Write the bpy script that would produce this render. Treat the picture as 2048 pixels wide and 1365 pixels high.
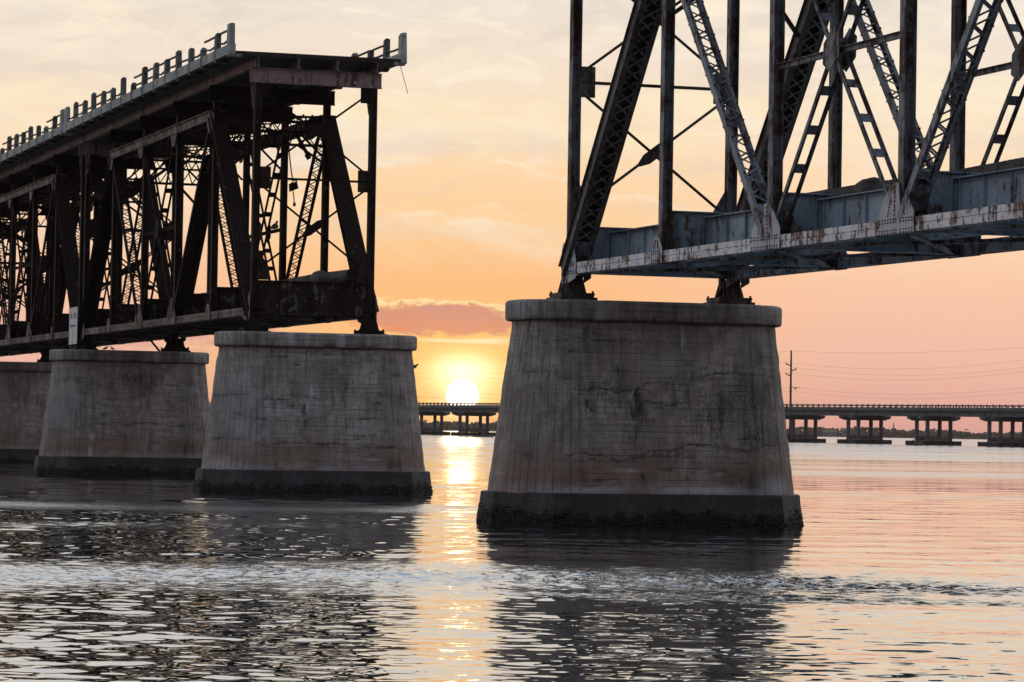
import bpy, math, random
import numpy as np
from mathutils import Vector, Matrix
R = math.radians
random.seed(7)
for o in list(bpy.data.objects):
    bpy.data.objects.remove(o)
scene = bpy.context.scene
COL = scene.collection

# ------------------------------------------------------------------ camera
CAM_H, PITCH, ROLL = 2.7917, 0.02736, 0.01676
cam_data = bpy.data.cameras.new('camera')
cam_data.sensor_width = 36.0
cam_data.lens = 6418.4 * 36.0 / 2048.0
cam_data.clip_start = 0.5
cam_data.clip_end = 40000.0
cam = bpy.data.objects.new('camera', cam_data)
COL.objects.link(cam)
fw = Vector((0, math.cos(PITCH), math.sin(PITCH)))
up = Vector((0, -math.sin(PITCH), math.cos(PITCH)))
rt = Vector((1, 0, 0))
rt2 = rt * math.cos(ROLL) + up * math.sin(ROLL)
up2 = -rt * math.sin(ROLL) + up * math.cos(ROLL)
M = Matrix.Identity(4)
for i in range(3):
    M[i][0], M[i][1], M[i][2] = rt2[i], up2[i], -fw[i]
M[2][3] = CAM_H
cam.matrix_world = M
scene.camera = cam

# ------------------------------------------------------------------ render settings
scene.render.engine = 'CYCLES'
cy = scene.cycles
cy.use_denoising = True
cy.use_adaptive_sampling = True
cy.adaptive_threshold = 0.015
cy.max_bounces = 5
cy.diffuse_bounces = 2
cy.glossy_bounces = 3
cy.transmission_bounces = 2
cy.volume_bounces = 0
cy.sample_clamp_indirect = 3.0
cy.sample_clamp_direct = 12.0
cy.caustics_reflective = False
cy.caustics_refractive = False
scene.view_settings.view_transform = 'Standard'
scene.view_settings.look = 'None'
scene.view_settings.exposure = 0.0
scene.view_settings.gamma = 1.0
scene.view_settings.use_curve_mapping = False

# ------------------------------------------------------------------ node helper
def lin(r, g, b):
    f = lambda c: (c / 255 / 12.92) if c / 255 <= 0.04045 else ((c / 255 + 0.055) / 1.055) ** 2.4
    return (f(r), f(g), f(b), 1.0)

class NT:
    def __init__(s, tree):
        s.t = tree
        tree.nodes.clear()
    def n(s, typ, ins=None, **kw):
        nd = s.t.nodes.new(typ)
        for k, v in kw.items():
            setattr(nd, k, v)
        for k, v in (ins or {}).items():
            s.set(nd, k, v)
        return nd
    def set(s, nd, k, v):
        sock = nd.inputs[k]
        if hasattr(v, 'is_output'):
            s.t.links.new(v, sock)
        else:
            sock.default_value = v
    def math(s, op, a, b=None, c=None, clamp=False):
        nd = s.t.nodes.new('ShaderNodeMath')
        nd.operation = op
        nd.use_clamp = clamp
        s.set(nd, 0, a)
        if b is not None: s.set(nd, 1, b)
        if c is not None: s.set(nd, 2, c)
        return nd.outputs[0]
    def step(s, x, a, b, o0=0.0, o1=1.0):
        nd = s.n('ShaderNodeMapRange', {'Value': x, 'From Min': a, 'From Max': b, 'To Min': o0, 'To Max': o1},
                 interpolation_type='SMOOTHSTEP')
        return nd.outputs[0]
    def ramp(s, x, stops, interp='LINEAR'):
        nd = s.n('ShaderNodeValToRGB', {'Fac': x})
        cr = nd.color_ramp
        cr.interpolation = interp
        while len(cr.elements) < len(stops):
            cr.elements.new(0.5)
        for e, (p, c) in zip(cr.elements, stops):
            e.position = p
            e.color = c
        return nd.outputs['Color']
    def mix(s, f, a, b, mode='MIX'):
        nd = s.n('ShaderNodeMix', data_type='RGBA', blend_type=mode)
        s.set(nd, 0, f); s.set(nd, 6, a); s.set(nd, 7, b)
        return nd.outputs[2]
    def noise(s, vec, scale, detail=4.0, rough=0.55, dist=0.0):
        nd = s.n('ShaderNodeTexNoise', {'Vector': vec, 'Scale': scale, 'Detail': detail, 'Roughness': rough, 'Distortion': dist})
        return nd.outputs['Fac']
    def scaled(s, vec, sc, loc=(0, 0, 0)):
        nd = s.n('ShaderNodeMapping', {'Vector': vec, 'Scale': sc, 'Location': loc})
        return nd.outputs[0]

# ------------------------------------------------------------------ sky (world)
SUN_AZ, SUN_EL = -0.867, 0.575
world = bpy.data.worlds.new('World')
scene.world = world
world.use_nodes = True
w = NT(world.node_tree)
co = w.n('ShaderNodeTexCoord').outputs['Generated']
dirn = w.n('ShaderNodeVectorMath', {0: co}, operation='NORMALIZE').outputs[0]
sep = w.n('ShaderNodeSeparateXYZ', {0: dirn})
el = w.math('MULTIPLY', w.math('ARCSINE', sep.outputs[2]), 57.2958)
az = w.math('SUBTRACT', w.math('MULTIPLY', w.math('ARCTAN2', sep.outputs[0], sep.outputs[1]), 57.2958), SUN_AZ)
aaz = w.math('ABSOLUTE', az)
elp = w.math('MAXIMUM', el, 0.0)
t = w.math('POWER', w.math('DIVIDE', elp, 90.0), 0.5)
def P_(e): return (max(e, 0) / 90.0) ** 0.5
rampA = w.ramp(t, [(0, lin(242, 152, 84)), (P_(.5), lin(252, 178, 98)), (P_(1.3), lin(255, 194, 116)), (P_(2.6), lin(255, 192, 132)),
                   (P_(3.6), lin(255, 208, 152)), (P_(4.8), lin(255, 219, 175)), (P_(6.2), lin(248, 227, 202)), (P_(7.8), lin(238, 227, 214)),
                   (P_(14), lin(236, 234, 233)), (P_(28), lin(230, 237, 245)), (P_(55), lin(180, 197, 219)), (1, lin(142, 163, 194))])
rampB = w.ramp(t, [(0, lin(216, 156, 146)), (P_(.5), lin(230, 172, 155)), (P_(1.5), lin(243, 190, 168)), (P_(2.6), lin(251, 200, 168)),
                   (P_(3.6), lin(255, 213, 174)), (P_(4.8), lin(254, 222, 187)), (P_(6.2), lin(247, 228, 206)), (P_(7.8), lin(237, 227, 215)),
                   (P_(14), lin(234, 233, 234)), (P_(28), lin(226, 234, 245)), (P_(55), lin(178, 196, 219)), (1, lin(142, 163, 194))])
rampC = w.ramp(t, [(0, lin(122, 116, 126)), (P_(4), lin(146, 136, 146)), (P_(12), lin(148, 150, 166)), (P_(28), lin(142, 156, 180)),
                   (P_(55), lin(140, 160, 188)), (1, lin(142, 163, 194))])
sky = w.mix(w.step(aaz, 0.8, 7.5), rampA, rampB)
sky = w.mix(w.step(aaz, 45, 160), sky, rampC)
# wispy high cloud, drawn out along the horizon
cv = w.n('ShaderNodeCombineXYZ', {0: az, 1: w.math('MULTIPLY', el, 3.0), 2: 0.0}).outputs[0]
wisp = w.noise(w.n('ShaderNodeMapping', {'Vector': cv, 'Scale': (0.28, 0.26, 1), 'Rotation': (0, 0, R(-12)), 'Location': (3.1, 8.4, 0)}).outputs[0], 1.0, 8.0, 0.62, 0.7)
wisp2 = w.noise(w.scaled(cv, (0.12, 0.42, 1), (7.7, 1.2, 4)), 1.0, 5.0, 0.6, 0.2)
wmask = w.math('MULTIPLY', w.step(el, 2.4, 4.2), w.step(el, 40, 12))
sky = w.mix(w.math('MULTIPLY', w.math('MULTIPLY', w.step(wisp, 0.47, 0.68), wmask), 0.85), sky, lin(255, 238, 212))
sky = w.mix(w.math('MULTIPLY', w.math('MULTIPLY', w.step(wisp2, 0.46, 0.70), wmask), 0.45), sky, lin(226, 208, 194))
wisp3 = w.noise(w.n('ShaderNodeMapping', {'Vector': cv, 'Scale': (0.50, 0.46, 1), 'Rotation': (0, 0, R(14)), 'Location': (2.2, 4.4, 7)}).outputs[0], 1.0, 8.0, 0.64, 0.9)
sky = w.mix(w.math('MULTIPLY', w.math('MULTIPLY', w.step(wisp3, 0.54, 0.66), w.step(el, 3.0, 5.0)), w.math('MULTIPLY', w.step(el, 30, 10), 0.6)), sky, lin(255, 242, 220))
sky = w.mix(w.math('MULTIPLY', w.math('MULTIPLY', w.step(wisp3, 0.46, 0.34), w.step(el, 3.4, 5.4)), w.math('MULTIPLY', w.step(el, 30, 10), 0.28)), sky, lin(214, 201, 192))
# the bright cream streaks round 5.5 degrees
st = w.math('SUBTRACT', el, w.math('ADD', 5.55, w.math('MULTIPLY', w.math('SUBTRACT', wisp, 0.5), 3.0)))
stm = w.math('MULTIPLY', w.step(w.math('ABSOLUTE', st), 0.75, 0.05), w.step(wisp2, 0.30, 0.62))
sky = w.mix(w.math('MULTIPLY', w.math('MULTIPLY', stm, w.step(aaz, 14, 6)), 0.75), sky, lin(255, 236, 196))
# golden glow round the sun
d2 = w.math('ADD', w.math('POWER', w.math('DIVIDE', az, 1.55), 2.0), w.math('POWER', w.math('DIVIDE', w.math('SUBTRACT', el, 0.85), 0.95), 2.0))
glow = w.math('EXPONENT', w.math('MULTIPLY', d2, -1.0))
sky = w.mix(w.math('MULTIPLY', glow, 0.9), sky, lin(255, 204, 100))
# low thin bands near the horizon
band = w.noise(w.scaled(cv, (0.45, 2.1, 1), (1.3, 2.2, 0)), 1.0, 3.0, 0.5, 0.1)
sky = w.mix(w.math('MULTIPLY', w.math('MULTIPLY', w.step(band, 0.52, 0.66), w.step(aaz, 3.0, 0.8)), w.math('MULTIPLY', w.step(el, 1.0, 0.5), 0.6)), sky, lin(236, 158, 82))
sky = w.mix(w.math('MULTIPLY', w.step(w.math('ABSOLUTE', w.math('SUBTRACT', el, w.math('ADD', 1.56, w.math('MULTIPLY', w.math('SUBTRACT', band, 0.5), 0.25)))), 0.09, 0.0),
                   w.math('MULTIPLY', w.step(aaz, 1.2, 0.4), 0.8)), sky, lin(255, 238, 190))
# the salmon cloud bank above the sun
cn = w.noise(w.scaled(cv, (1.5, 1.35, 1), (0.3, 5.0, 2.0)), 1.0, 9.0, 0.66, 0.3)
ca = w.math('DIVIDE', w.math('ADD', az, 0.55), 1.75)
ce0 = w.math('SUBTRACT', el, w.math('ADD', 1.93, w.math('MULTIPLY', az, -0.03)))
ce = w.math('DIVIDE', ce0, 0.31)
cf = w.math('SUBTRACT', 1.0, w.math('ADD', w.math('POWER', w.math('ABSOLUTE', ca), 4.0), w.math('POWER', ce, 2.0)))
cf = w.math('ADD', cf, w.math('MULTIPLY', w.math('SUBTRACT', cn, 0.5), 3.2))
rim = w.math('MULTIPLY', w.math('MULTIPLY', w.step(cf, -0.30, 0.05), w.step(cf, 0.40, 0.05)), w.step(ce, 0.3, 0.8))
sky = w.mix(rim, sky, lin(255, 226, 168))
ccol = w.mix(w.step(ce, -0.9, 0.7), lin(234, 148, 104), lin(214, 150, 132))
ccol = w.mix(w.step(w.noise(w.scaled(cv, (1.6, 2.0, 1)), 1.0, 4.0), 0.35, 0.7), ccol, lin(222, 152, 122))
sky = w.mix(w.math('MULTIPLY', w.step(cf, 0.0, 0.6), 0.95), sky, ccol)
# left-hand low bank
lf = w.math('MULTIPLY', w.math('MULTIPLY', w.step(cn, 0.40, 0.62), w.step(w.math('ABSOLUTE', w.math('SUBTRACT', el, 1.55)), 0.45, 0.1)), w.math('MULTIPLY', w.step(az, -2.6, -3.6), w.step(az, -30, -14)))
sky = w.mix(w.math('MULTIPLY', lf, 0.6), sky, lin(206, 150, 146))
# white bloom of thin cloud over the disc, then the disc
e2 = w.math('ADD', w.math('POWER', w.math('DIVIDE', az, 0.52), 2.0), w.math('POWER', w.math('DIVIDE', w.math('SUBTRACT', el, 1.02), 0.27), 2.0))
bl = w.math('EXPONENT', w.math('MULTIPLY', e2, -1.0))
d3 = w.math('POWER', w.math('ADD', w.math('POWER', az, 2.0), w.math('POWER', w.math('SUBTRACT', el, SUN_EL), 2.0)), 0.5)
aur = w.math('EXPONENT', w.math('MULTIPLY', d3, -3.0))
add = w.math('ADD', w.math('MULTIPLY', bl, 0.9), w.math('MULTIPLY', aur, 1.15))
sc_ = w.n('ShaderNodeVectorMath', {0: (1.0, 0.88, 0.62), 'Scale': add}, operation='SCALE').outputs[0]
sky = w.mix(1.0, sky, sc_, 'ADD')
disc = w.step(d3, 0.31, 0.235)
sky = w.mix(disc, sky, (5.5, 4.8, 3.4, 1))
# a little physical sky blended in for the dome away from the picture
nish = w.n('ShaderNodeTexSky', sky_type='NISHITA', sun_disc=False, sun_elevation=R(SUN_EL), sun_rotation=R(SUN_AZ), dust_density=2.0)
nsk = w.n('ShaderNodeVectorMath', {0: nish.outputs[0], 'Scale': 0.08}, operation='SCALE').outputs[0]
sky = w.mix(w.math('MULTIPLY', w.step(elp, 10, 60), 0.25), sky, w.mix(1.0, sky, nsk, 'ADD'))
bg = w.n('ShaderNodeBackground', {'Color': sky, 'Strength': 1.0})
w.n('ShaderNodeOutputWorld', {'Surface': bg.outputs[0]})

# ------------------------------------------------------------------ sun lamp
sun_data = bpy.data.lights.new('sun', 'SUN')
sun_data.energy = 1.3
sun_data.angle = R(0.53)
sun_data.color = (1.0, 0.62, 0.32)
sun = bpy.data.objects.new('sun', sun_data)
COL.objects.link(sun)
sd = Vector((math.sin(R(SUN_AZ)) * math.cos(R(SUN_EL)), math.cos(R(SUN_AZ)) * math.cos(R(SUN_EL)), math.sin(R(SUN_EL))))
sun.rotation_euler = (-sd).to_track_quat('-Z', 'Y').to_euler()
sun.location = (0, 200, 60)

# ------------------------------------------------------------------ materials
def new_mat(name):
    m = bpy.data.materials.new(name)
    m.use_nodes = True
    return m, NT(m.node_tree)

def finish(n, m, color, rough=0.7, metal=0.0, bump=None, dist=0.01, spec=0.4):
    b = n.n('ShaderNodeBsdfPrincipled', {'Base Color': color, 'Roughness': rough, 'Metallic': metal, 'Specular IOR Level': spec})
    if bump is not None:
        bn = n.n('ShaderNodeBump', {'Height': bump, 'Distance': dist, 'Strength': 1.0})
        n.t.links.new(bn.outputs[0], b.inputs['Normal'])
    n.n('ShaderNodeOutputMaterial', {'Surface': b.outputs[0]})
    return m

def steel(name, paint, paint2, rust, rust2, lo, hi, rough=0.6, streak=0.5, pale=None, pale_lo=0.66, spec=0.4):
    """paint with rust breaking through: lo/hi are the noise limits of the rust"""
    m, n = new_mat(name)
    o = n.n('ShaderNodeNewGeometry').outputs['Position']
    big = n.noise(o, 0.8, 6, 0.66, 0.3)
    med = n.noise(o, 3.6, 7, 0.68, 0.4)
    fine = n.noise(o, 22.0, 4, 0.6)
    stk = n.noise(n.scaled(o, (7.0, 7.0, 0.55)), 1.0, 5, 0.6)
    c = n.mix(n.step(big, 0.3, 0.7), paint, paint2)
    c = n.mix(n.math('MULTIPLY', n.step(fine, 0.35, 0.8), 0.25), c, n.mix(0.5, paint2, rust))
    f = n.math('ADD', n.math('MULTIPLY', med, 0.45), n.math('MULTIPLY', big, 0.55))
    f = n.math('ADD', f, n.math('MULTIPLY', n.math('SUBTRACT', stk, 0.5), streak))
    rc = n.mix(n.step(fine, 0.35, 0.65), rust, rust2)
    c = n.mix(n.step(f, lo, hi), c, rc)
    if pale:
        pl = n.math('ADD', n.math('MULTIPLY', n.noise(o, 2.1, 6, 0.7, 0.6), 0.7), n.math('MULTIPLY', stk, 0.3))
        c = n.mix(n.math('MULTIPLY', n.step(pl, pale_lo, pale_lo + 0.05), 0.8), c, pale)
    h = n.math('ADD', n.math('MULTIPLY', fine, 0.4), n.math('MULTIPLY', n.step(f, lo, hi), 0.6))
    return finish(n, m, c, n.step(f, lo, hi, rough, 0.9), 0.0, h, 0.006, spec)

def g(v, tint=(1, 1, 1)): return (v * tint[0], v * tint[1], v * tint[2], 1)

M_R_POST = steel('blue_grey_painted_steel', (.165, .185, .210, 1), (.115, .125, .138, 1), (.085, .048, .030, 1), (.028, .018, .014, 1), .46, .57, streak=.6)
M_R_PLATE = steel('slate_blue_plate_steel', (.31, .40, .48, 1), (.18, .24, .29, 1), (.13, .065, .034, 1), (.035, .022, .016, 1), .53, .63, streak=.55)
M_R_CHORD = steel('pale_flaking_chord_paint', (.78, .80, .83, 1), (.46, .47, .50, 1), (.24, .14, .10, 1), (.06, .036, .026, 1), .49, .56, streak=.45)
M_R_GUSSET = steel('grey_gusset_paint', (.50, .53, .57, 1), (.32, .34, .37, 1), (.20, .10, .06, 1), (.06, .035, .025, 1), .52, .61, streak=.35)
M_R_DARK = steel('dark_rusty_brace_steel', (.060, .054, .053, 1), (.042, .035, .032, 1), (.055, .028, .017, 1), (.022, .014, .010, 1), .42, .60)
M_R_END = steel('rust_specked_end_post_steel', (.115, .112, .115, 1), (.075, .066, .062, 1), (.060, .032, .020, 1), (.022, .014, .010, 1), .46, .60)
M_RIVET = steel('rust_black_rivets', (.022, .016, .014, 1), (.02, .014, .012, 1), (.04, .02, .012, 1), (.02, .012, .010, 1), .4, .6)
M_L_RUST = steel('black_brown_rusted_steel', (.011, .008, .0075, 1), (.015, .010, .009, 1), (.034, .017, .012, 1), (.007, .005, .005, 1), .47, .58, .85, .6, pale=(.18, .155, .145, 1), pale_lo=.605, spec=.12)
M_L_CHORD = steel('brown_rusted_chord_steel', (.25, .205, .185, 1), (.165, .125, .110, 1), (.065, .040, .032, 1), (.022, .015, .013, 1), .47, .58, .85, 1.0, pale=(.58, .55, .53, 1), pale_lo=.585, spec=.2)
M_L_GIRDER = steel('purple_brown_girder_steel', (.30, .215, .205, 1), (.22, .155, .148, 1), (.115, .070, .060, 1), (.05, .034, .030, 1), .53, .64, .8, 1.1, pale=(.60, .58, .60, 1), pale_lo=.59, spec=.2)
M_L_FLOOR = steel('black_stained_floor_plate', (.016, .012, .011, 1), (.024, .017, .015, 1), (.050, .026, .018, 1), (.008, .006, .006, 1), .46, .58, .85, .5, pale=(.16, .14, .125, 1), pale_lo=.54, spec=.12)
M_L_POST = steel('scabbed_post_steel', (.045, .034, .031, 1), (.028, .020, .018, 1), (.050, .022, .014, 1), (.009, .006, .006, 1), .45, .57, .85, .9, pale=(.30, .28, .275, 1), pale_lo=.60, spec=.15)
M_PIPE = steel('weathered_pipe_wrap', (.12, .113, .115, 1), (.06, .055, .055, 1), (.06, .036, .028, 1), (.02, .015, .013, 1), .47, .62, .8)

def concrete(name, base, alt, attrs=True, grow=False):
    m, n = new_mat(name)
    o = n.n('ShaderNodeTexCoord').outputs['Object']
    s = n.n('ShaderNodeSeparateXYZ', {0: o})
    z = s.outputs[2]
    big = n.noise(o, 0.45, 5, 0.6)
    med = n.noise(n.scaled(o, (1, 1, 1.4)), 1.9, 7, 0.62, 0.3)
    fine = n.noise(o, 17.0, 5, 0.65)
    stk = n.noise(n.scaled(o, (4.2, 4.2, 0.28)), 1.0, 6, 0.66)
    stk2 = n.noise(n.scaled(o, (11.0, 11.0, 0.7), (3, 1, 2)), 1.0, 5, 0.65)
    brd = n.noise(n.scaled(o, (0.5, 0.5, 6.2)), 1.0, 5, 0.62)
    blot = n.noise(n.scaled(o, (1, 1, .8), (5, 2, 9)), 0.95, 8, 0.68, 0.5)
    dk = lambda q: (base[0] * q, base[1] * q * .97, base[2] * q * .95, 1)
    c = n.mix(n.step(big, 0.34, 0.66), base, alt)
    c = n.mix(n.math('MULTIPLY', n.step(blot, 0.49, 0.61), 0.72), c, dk(.34))
    c = n.mix(n.math('MULTIPLY', n.step(blot, 0.46, 0.32), 0.55), c, dk(1.45))
    c = n.mix(n.math('MULTIPLY', n.step(stk, 0.47, 0.63), 0.52), c, dk(.30))
    c = n.mix(n.math('MULTIPLY', n.step(stk2, 0.51, 0.64), 0.55), c, dk(.34))
    c = n.mix(n.math('MULTIPLY', n.step(stk2, 0.42, 0.28), 0.30), c, dk(1.5))
    pw = n.n('ShaderNodeCombineXYZ', {0: n.math('FLOOR', n.math('ADD', n.math('MULTIPLY', s.outputs[1], .78), n.math('MULTIPLY', n.math('SUBTRACT', med, .5), .18))), 1: n.math('FLOOR', n.math('ADD', n.math('MULTIPLY', z, .62), n.math('MULTIPLY', n.math('SUBTRACT', med, .5), .16))), 2: 0.0}).outputs[0]
    wn_ = n.n('ShaderNodeTexWhiteNoise', {'Vector': pw}, noise_dimensions='3D').outputs['Value']
    c = n.mix(n.math('MULTIPLY', wn_, .42), c, dk(.50))
    c = n.mix(n.math('MULTIPLY', n.step(brd, 0.49, 0.62), 0.55), c, dk(.42))
    c = n.mix(n.math('MULTIPLY', n.step(med, 0.55, 0.68), 0.55), c, dk(.40))
    c = n.mix(n.math('MULTIPLY', n.step(fine, 0.51, 0.64), 0.60), c, dk(.32))
    h = n.math('ADD', n.math('MULTIPLY', fine, 0.5), n.math('MULTIPLY', med, 0.8))
    if attrs:
        rb = n.math('MULTIPLY', n.step(n.math('ADD', z, n.math('MULTIPLY', n.math('SUBTRACT', med, 0.5), 1.6)), 2.5, 1.5), n.step(big, 0.30, 0.55))
        c = n.mix(n.math('MULTIPLY', rb, 0.62), c, (.200, .120, .080, 1))
        sb = n.math('MULTIPLY', n.step(n.math('ADD', z, n.math('MULTIPLY', n.math('SUBTRACT', stk, 0.5), 0.7)), 1.32, 1.02), n.step(med, 0.35, 0.6))
        c = n.mix(n.math('MULTIPLY', sb, 0.65), c, (.30, .30, .33, 1))
        A = lambda k: n.n('ShaderNodeAttribute', attribute_name=k).outputs['Fac']
        mo = n.math('MULTIPLY', A('mould'), n.step(n.math('ADD', n.math('MULTIPLY', fine, .5), n.math('MULTIPLY', stk, .6)), .42, .66))
        c = n.mix(n.math('MULTIPLY', mo, 0.92), c, (.026, .024, .024, 1))
        c = n.mix(n.math('MULTIPLY', A('pale'), n.step(n.math('ADD', stk, n.math('MULTIPLY', fine, .4)), .52, .85, .35, 1.0)), c, (.52, .53, .56, 1))
        cr = n.math('MULTIPLY', A('crack'), n.math('MULTIPLY', n.step(fine, 0.26, 0.50), n.step(med, .30, .50)))
        c = n.mix(n.math('MULTIPLY', cr, 0.75), c, (.022, .018, .016, 1))
        fr = n.math('ABSOLUTE', n.math('SUBTRACT', n.math('FRACT', n.math('MULTIPLY', z, 5.6)), 0.5))
        jl = n.math('MULTIPLY', n.step(fr, 0.06, 0.0), n.step(brd, 0.35, 0.6))
        end = A('round')
        jl = n.math('MULTIPLY', jl, n.math('SUBTRACT', 1.0, end))
        pe = A('perim')
        pf = n.math('ABSOLUTE', n.math('SUBTRACT', n.math('FRACT', n.math('MULTIPLY', pe, 4.3)), 0.5))
        vl = n.math('MULTIPLY', n.math('MULTIPLY', n.step(pf, 0.09, 0.0), end), n.step(stk, 0.30, 0.62))
        c = n.mix(n.math('MULTIPLY', n.math('MAXIMUM', n.math('MULTIPLY', jl, n.step(med, .36, .56)), vl), 0.72), c, (.042, .036, .032, 1))
        h = n.math('SUBTRACT', h, n.math('MULTIPLY', n.math('MAXIMUM', jl, vl), 0.8))
    if grow:
        f = n.n('ShaderNodeAttribute', attribute_name='growth').outputs['Fac']
        gm = n.mix(n.step(n.noise(o, 9.0, 5, .7), .4, .7), (.009, .008, .0075, 1), (.030, .023, .016, 1))
        gm = n.mix(n.math('MULTIPLY', n.step(n.noise(o, 24.0, 3, .6), .60, .72), .5), gm, (.12, .10, .075, 1))
        c = n.mix(n.step(n.math('ADD', f, n.math('MULTIPLY', n.math('SUBTRACT', n.noise(n.scaled(o, (1, 1, 1.5)), 3.4, 6, .7, .3), .5), 2.2)), .40, .56), c, gm)
    return finish(n, m, c, 0.75 if grow else 0.88, 0.0, h, 0.02, 0.25)

M_CONC = concrete('weathered_pier_concrete', (.46, .415, .385, 1), (.29, .252, .225, 1))
M_PLINTH = concrete('wet_plinth_concrete', (.085, .080, .082, 1), (.045, .042, .043, 1), attrs=False, grow=True)
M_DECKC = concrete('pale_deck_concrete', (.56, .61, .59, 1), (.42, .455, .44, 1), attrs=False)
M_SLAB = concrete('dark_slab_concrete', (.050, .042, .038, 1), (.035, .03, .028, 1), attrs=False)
M_POSTC = concrete('stained_rail_post_concrete', (.29, .315, .305, 1), (.11, .12, .116, 1), attrs=False)
def vary(m):
    n = m.node_tree; b = [q for q in n.nodes if q.type == 'BSDF_PRINCIPLED'][0]
    src = b.inputs['Base Color'].links[0].from_socket
    oi = n.nodes.new('ShaderNodeObjectInfo'); mr = n.nodes.new('ShaderNodeMapRange'); mr.inputs['To Min'].default_value = .62; mr.inputs['To Max'].default_value = 1.15
    n.links.new(oi.outputs['Random'], mr.inputs['Value'])
    vm = n.nodes.new('ShaderNodeVectorMath'); vm.operation = 'SCALE'
    n.links.new(src, vm.inputs[0]); n.links.new(mr.outputs[0], vm.inputs['Scale']); n.links.new(vm.outputs[0], b.inputs['Base Color'])
    return m
M_HWY = concrete('highway_concrete', (.20, .21, .235, 1), (.16, .17, .19, 1), attrs=False)
M_HWYF = concrete('dark_footing_concrete', (.05, .05, .055, 1), (.035, .035, .038, 1), attrs=False)

def plain(name, col, rough=0.7, var=0.35, scale=6.0, metal=0.0):
    m, n = new_mat(name)
    o = n.n('ShaderNodeTexCoord').outputs['Object']
    f = n.noise(o, scale, 5, .6)
    c = n.mix(n.step(f, .3, .7), (col[0] * (1 - var), col[1] * (1 - var), col[2] * (1 - var), 1), (*col[:3], 1))
    return finish(n, m, c, rough, metal, f, 0.004)

M_RAIL = plain('rusted_pipe_rail', (.045, .030, .024))
M_WOOD = plain('dark_utility_wood', (.035, .028, .024))
M_WIRE = plain('black_wire', (.02, .018, .018))
M_TREE = plain('distant_foliage', (.055, .065, .040), scale=.5)
M_LAND = plain('distant_shore_earth', (.10, .085, .065), scale=.2)
M_HOUSE = plain('distant_house_wall', (.20, .18, .17), scale=.5)
M_ROOF = plain('distant_house_roof', (.16, .13, .12), scale=.5)
M_BOAT = plain('boat_hull_paint', (.10, .09, .085), .4)
M_CLOTH = plain('dark_clothing', (.04, .04, .05))
M_BIRD = plain('dark_feathers', (.035, .028, .025), .8)
M_BOARD = plain('white_board_paint', (.62, .62, .66), .6, .18, 3.0)
M_INK = plain('faded_blue_black_paint', (.07, .09, .12), .7, .5, 9.0)

for m_ in (M_HWY, M_HWYF, M_POSTC): vary(m_)
# ------------------------------------------------------------------ mesh helpers
class Fr:
    """frame along a member: a = axis, s = across the bridge, n = the third"""
    def __init__(f, p0, p1, side=(0, 1, 0), flip=1):
        f.o = Vector(p0)
        d = Vector(p1) - f.o
        f.L = d.length
        f.a = d.normalized()
        s = Vector(side)
        f.n = f.a.cross(s).normalized() * flip
        f.s = f.n.cross(f.a).normalized()
        if f.s.dot(s) < 0: f.s = -f.s
    def p(f, t, s, n): return f.o + f.a * t + f.s * s + f.n * n

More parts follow.
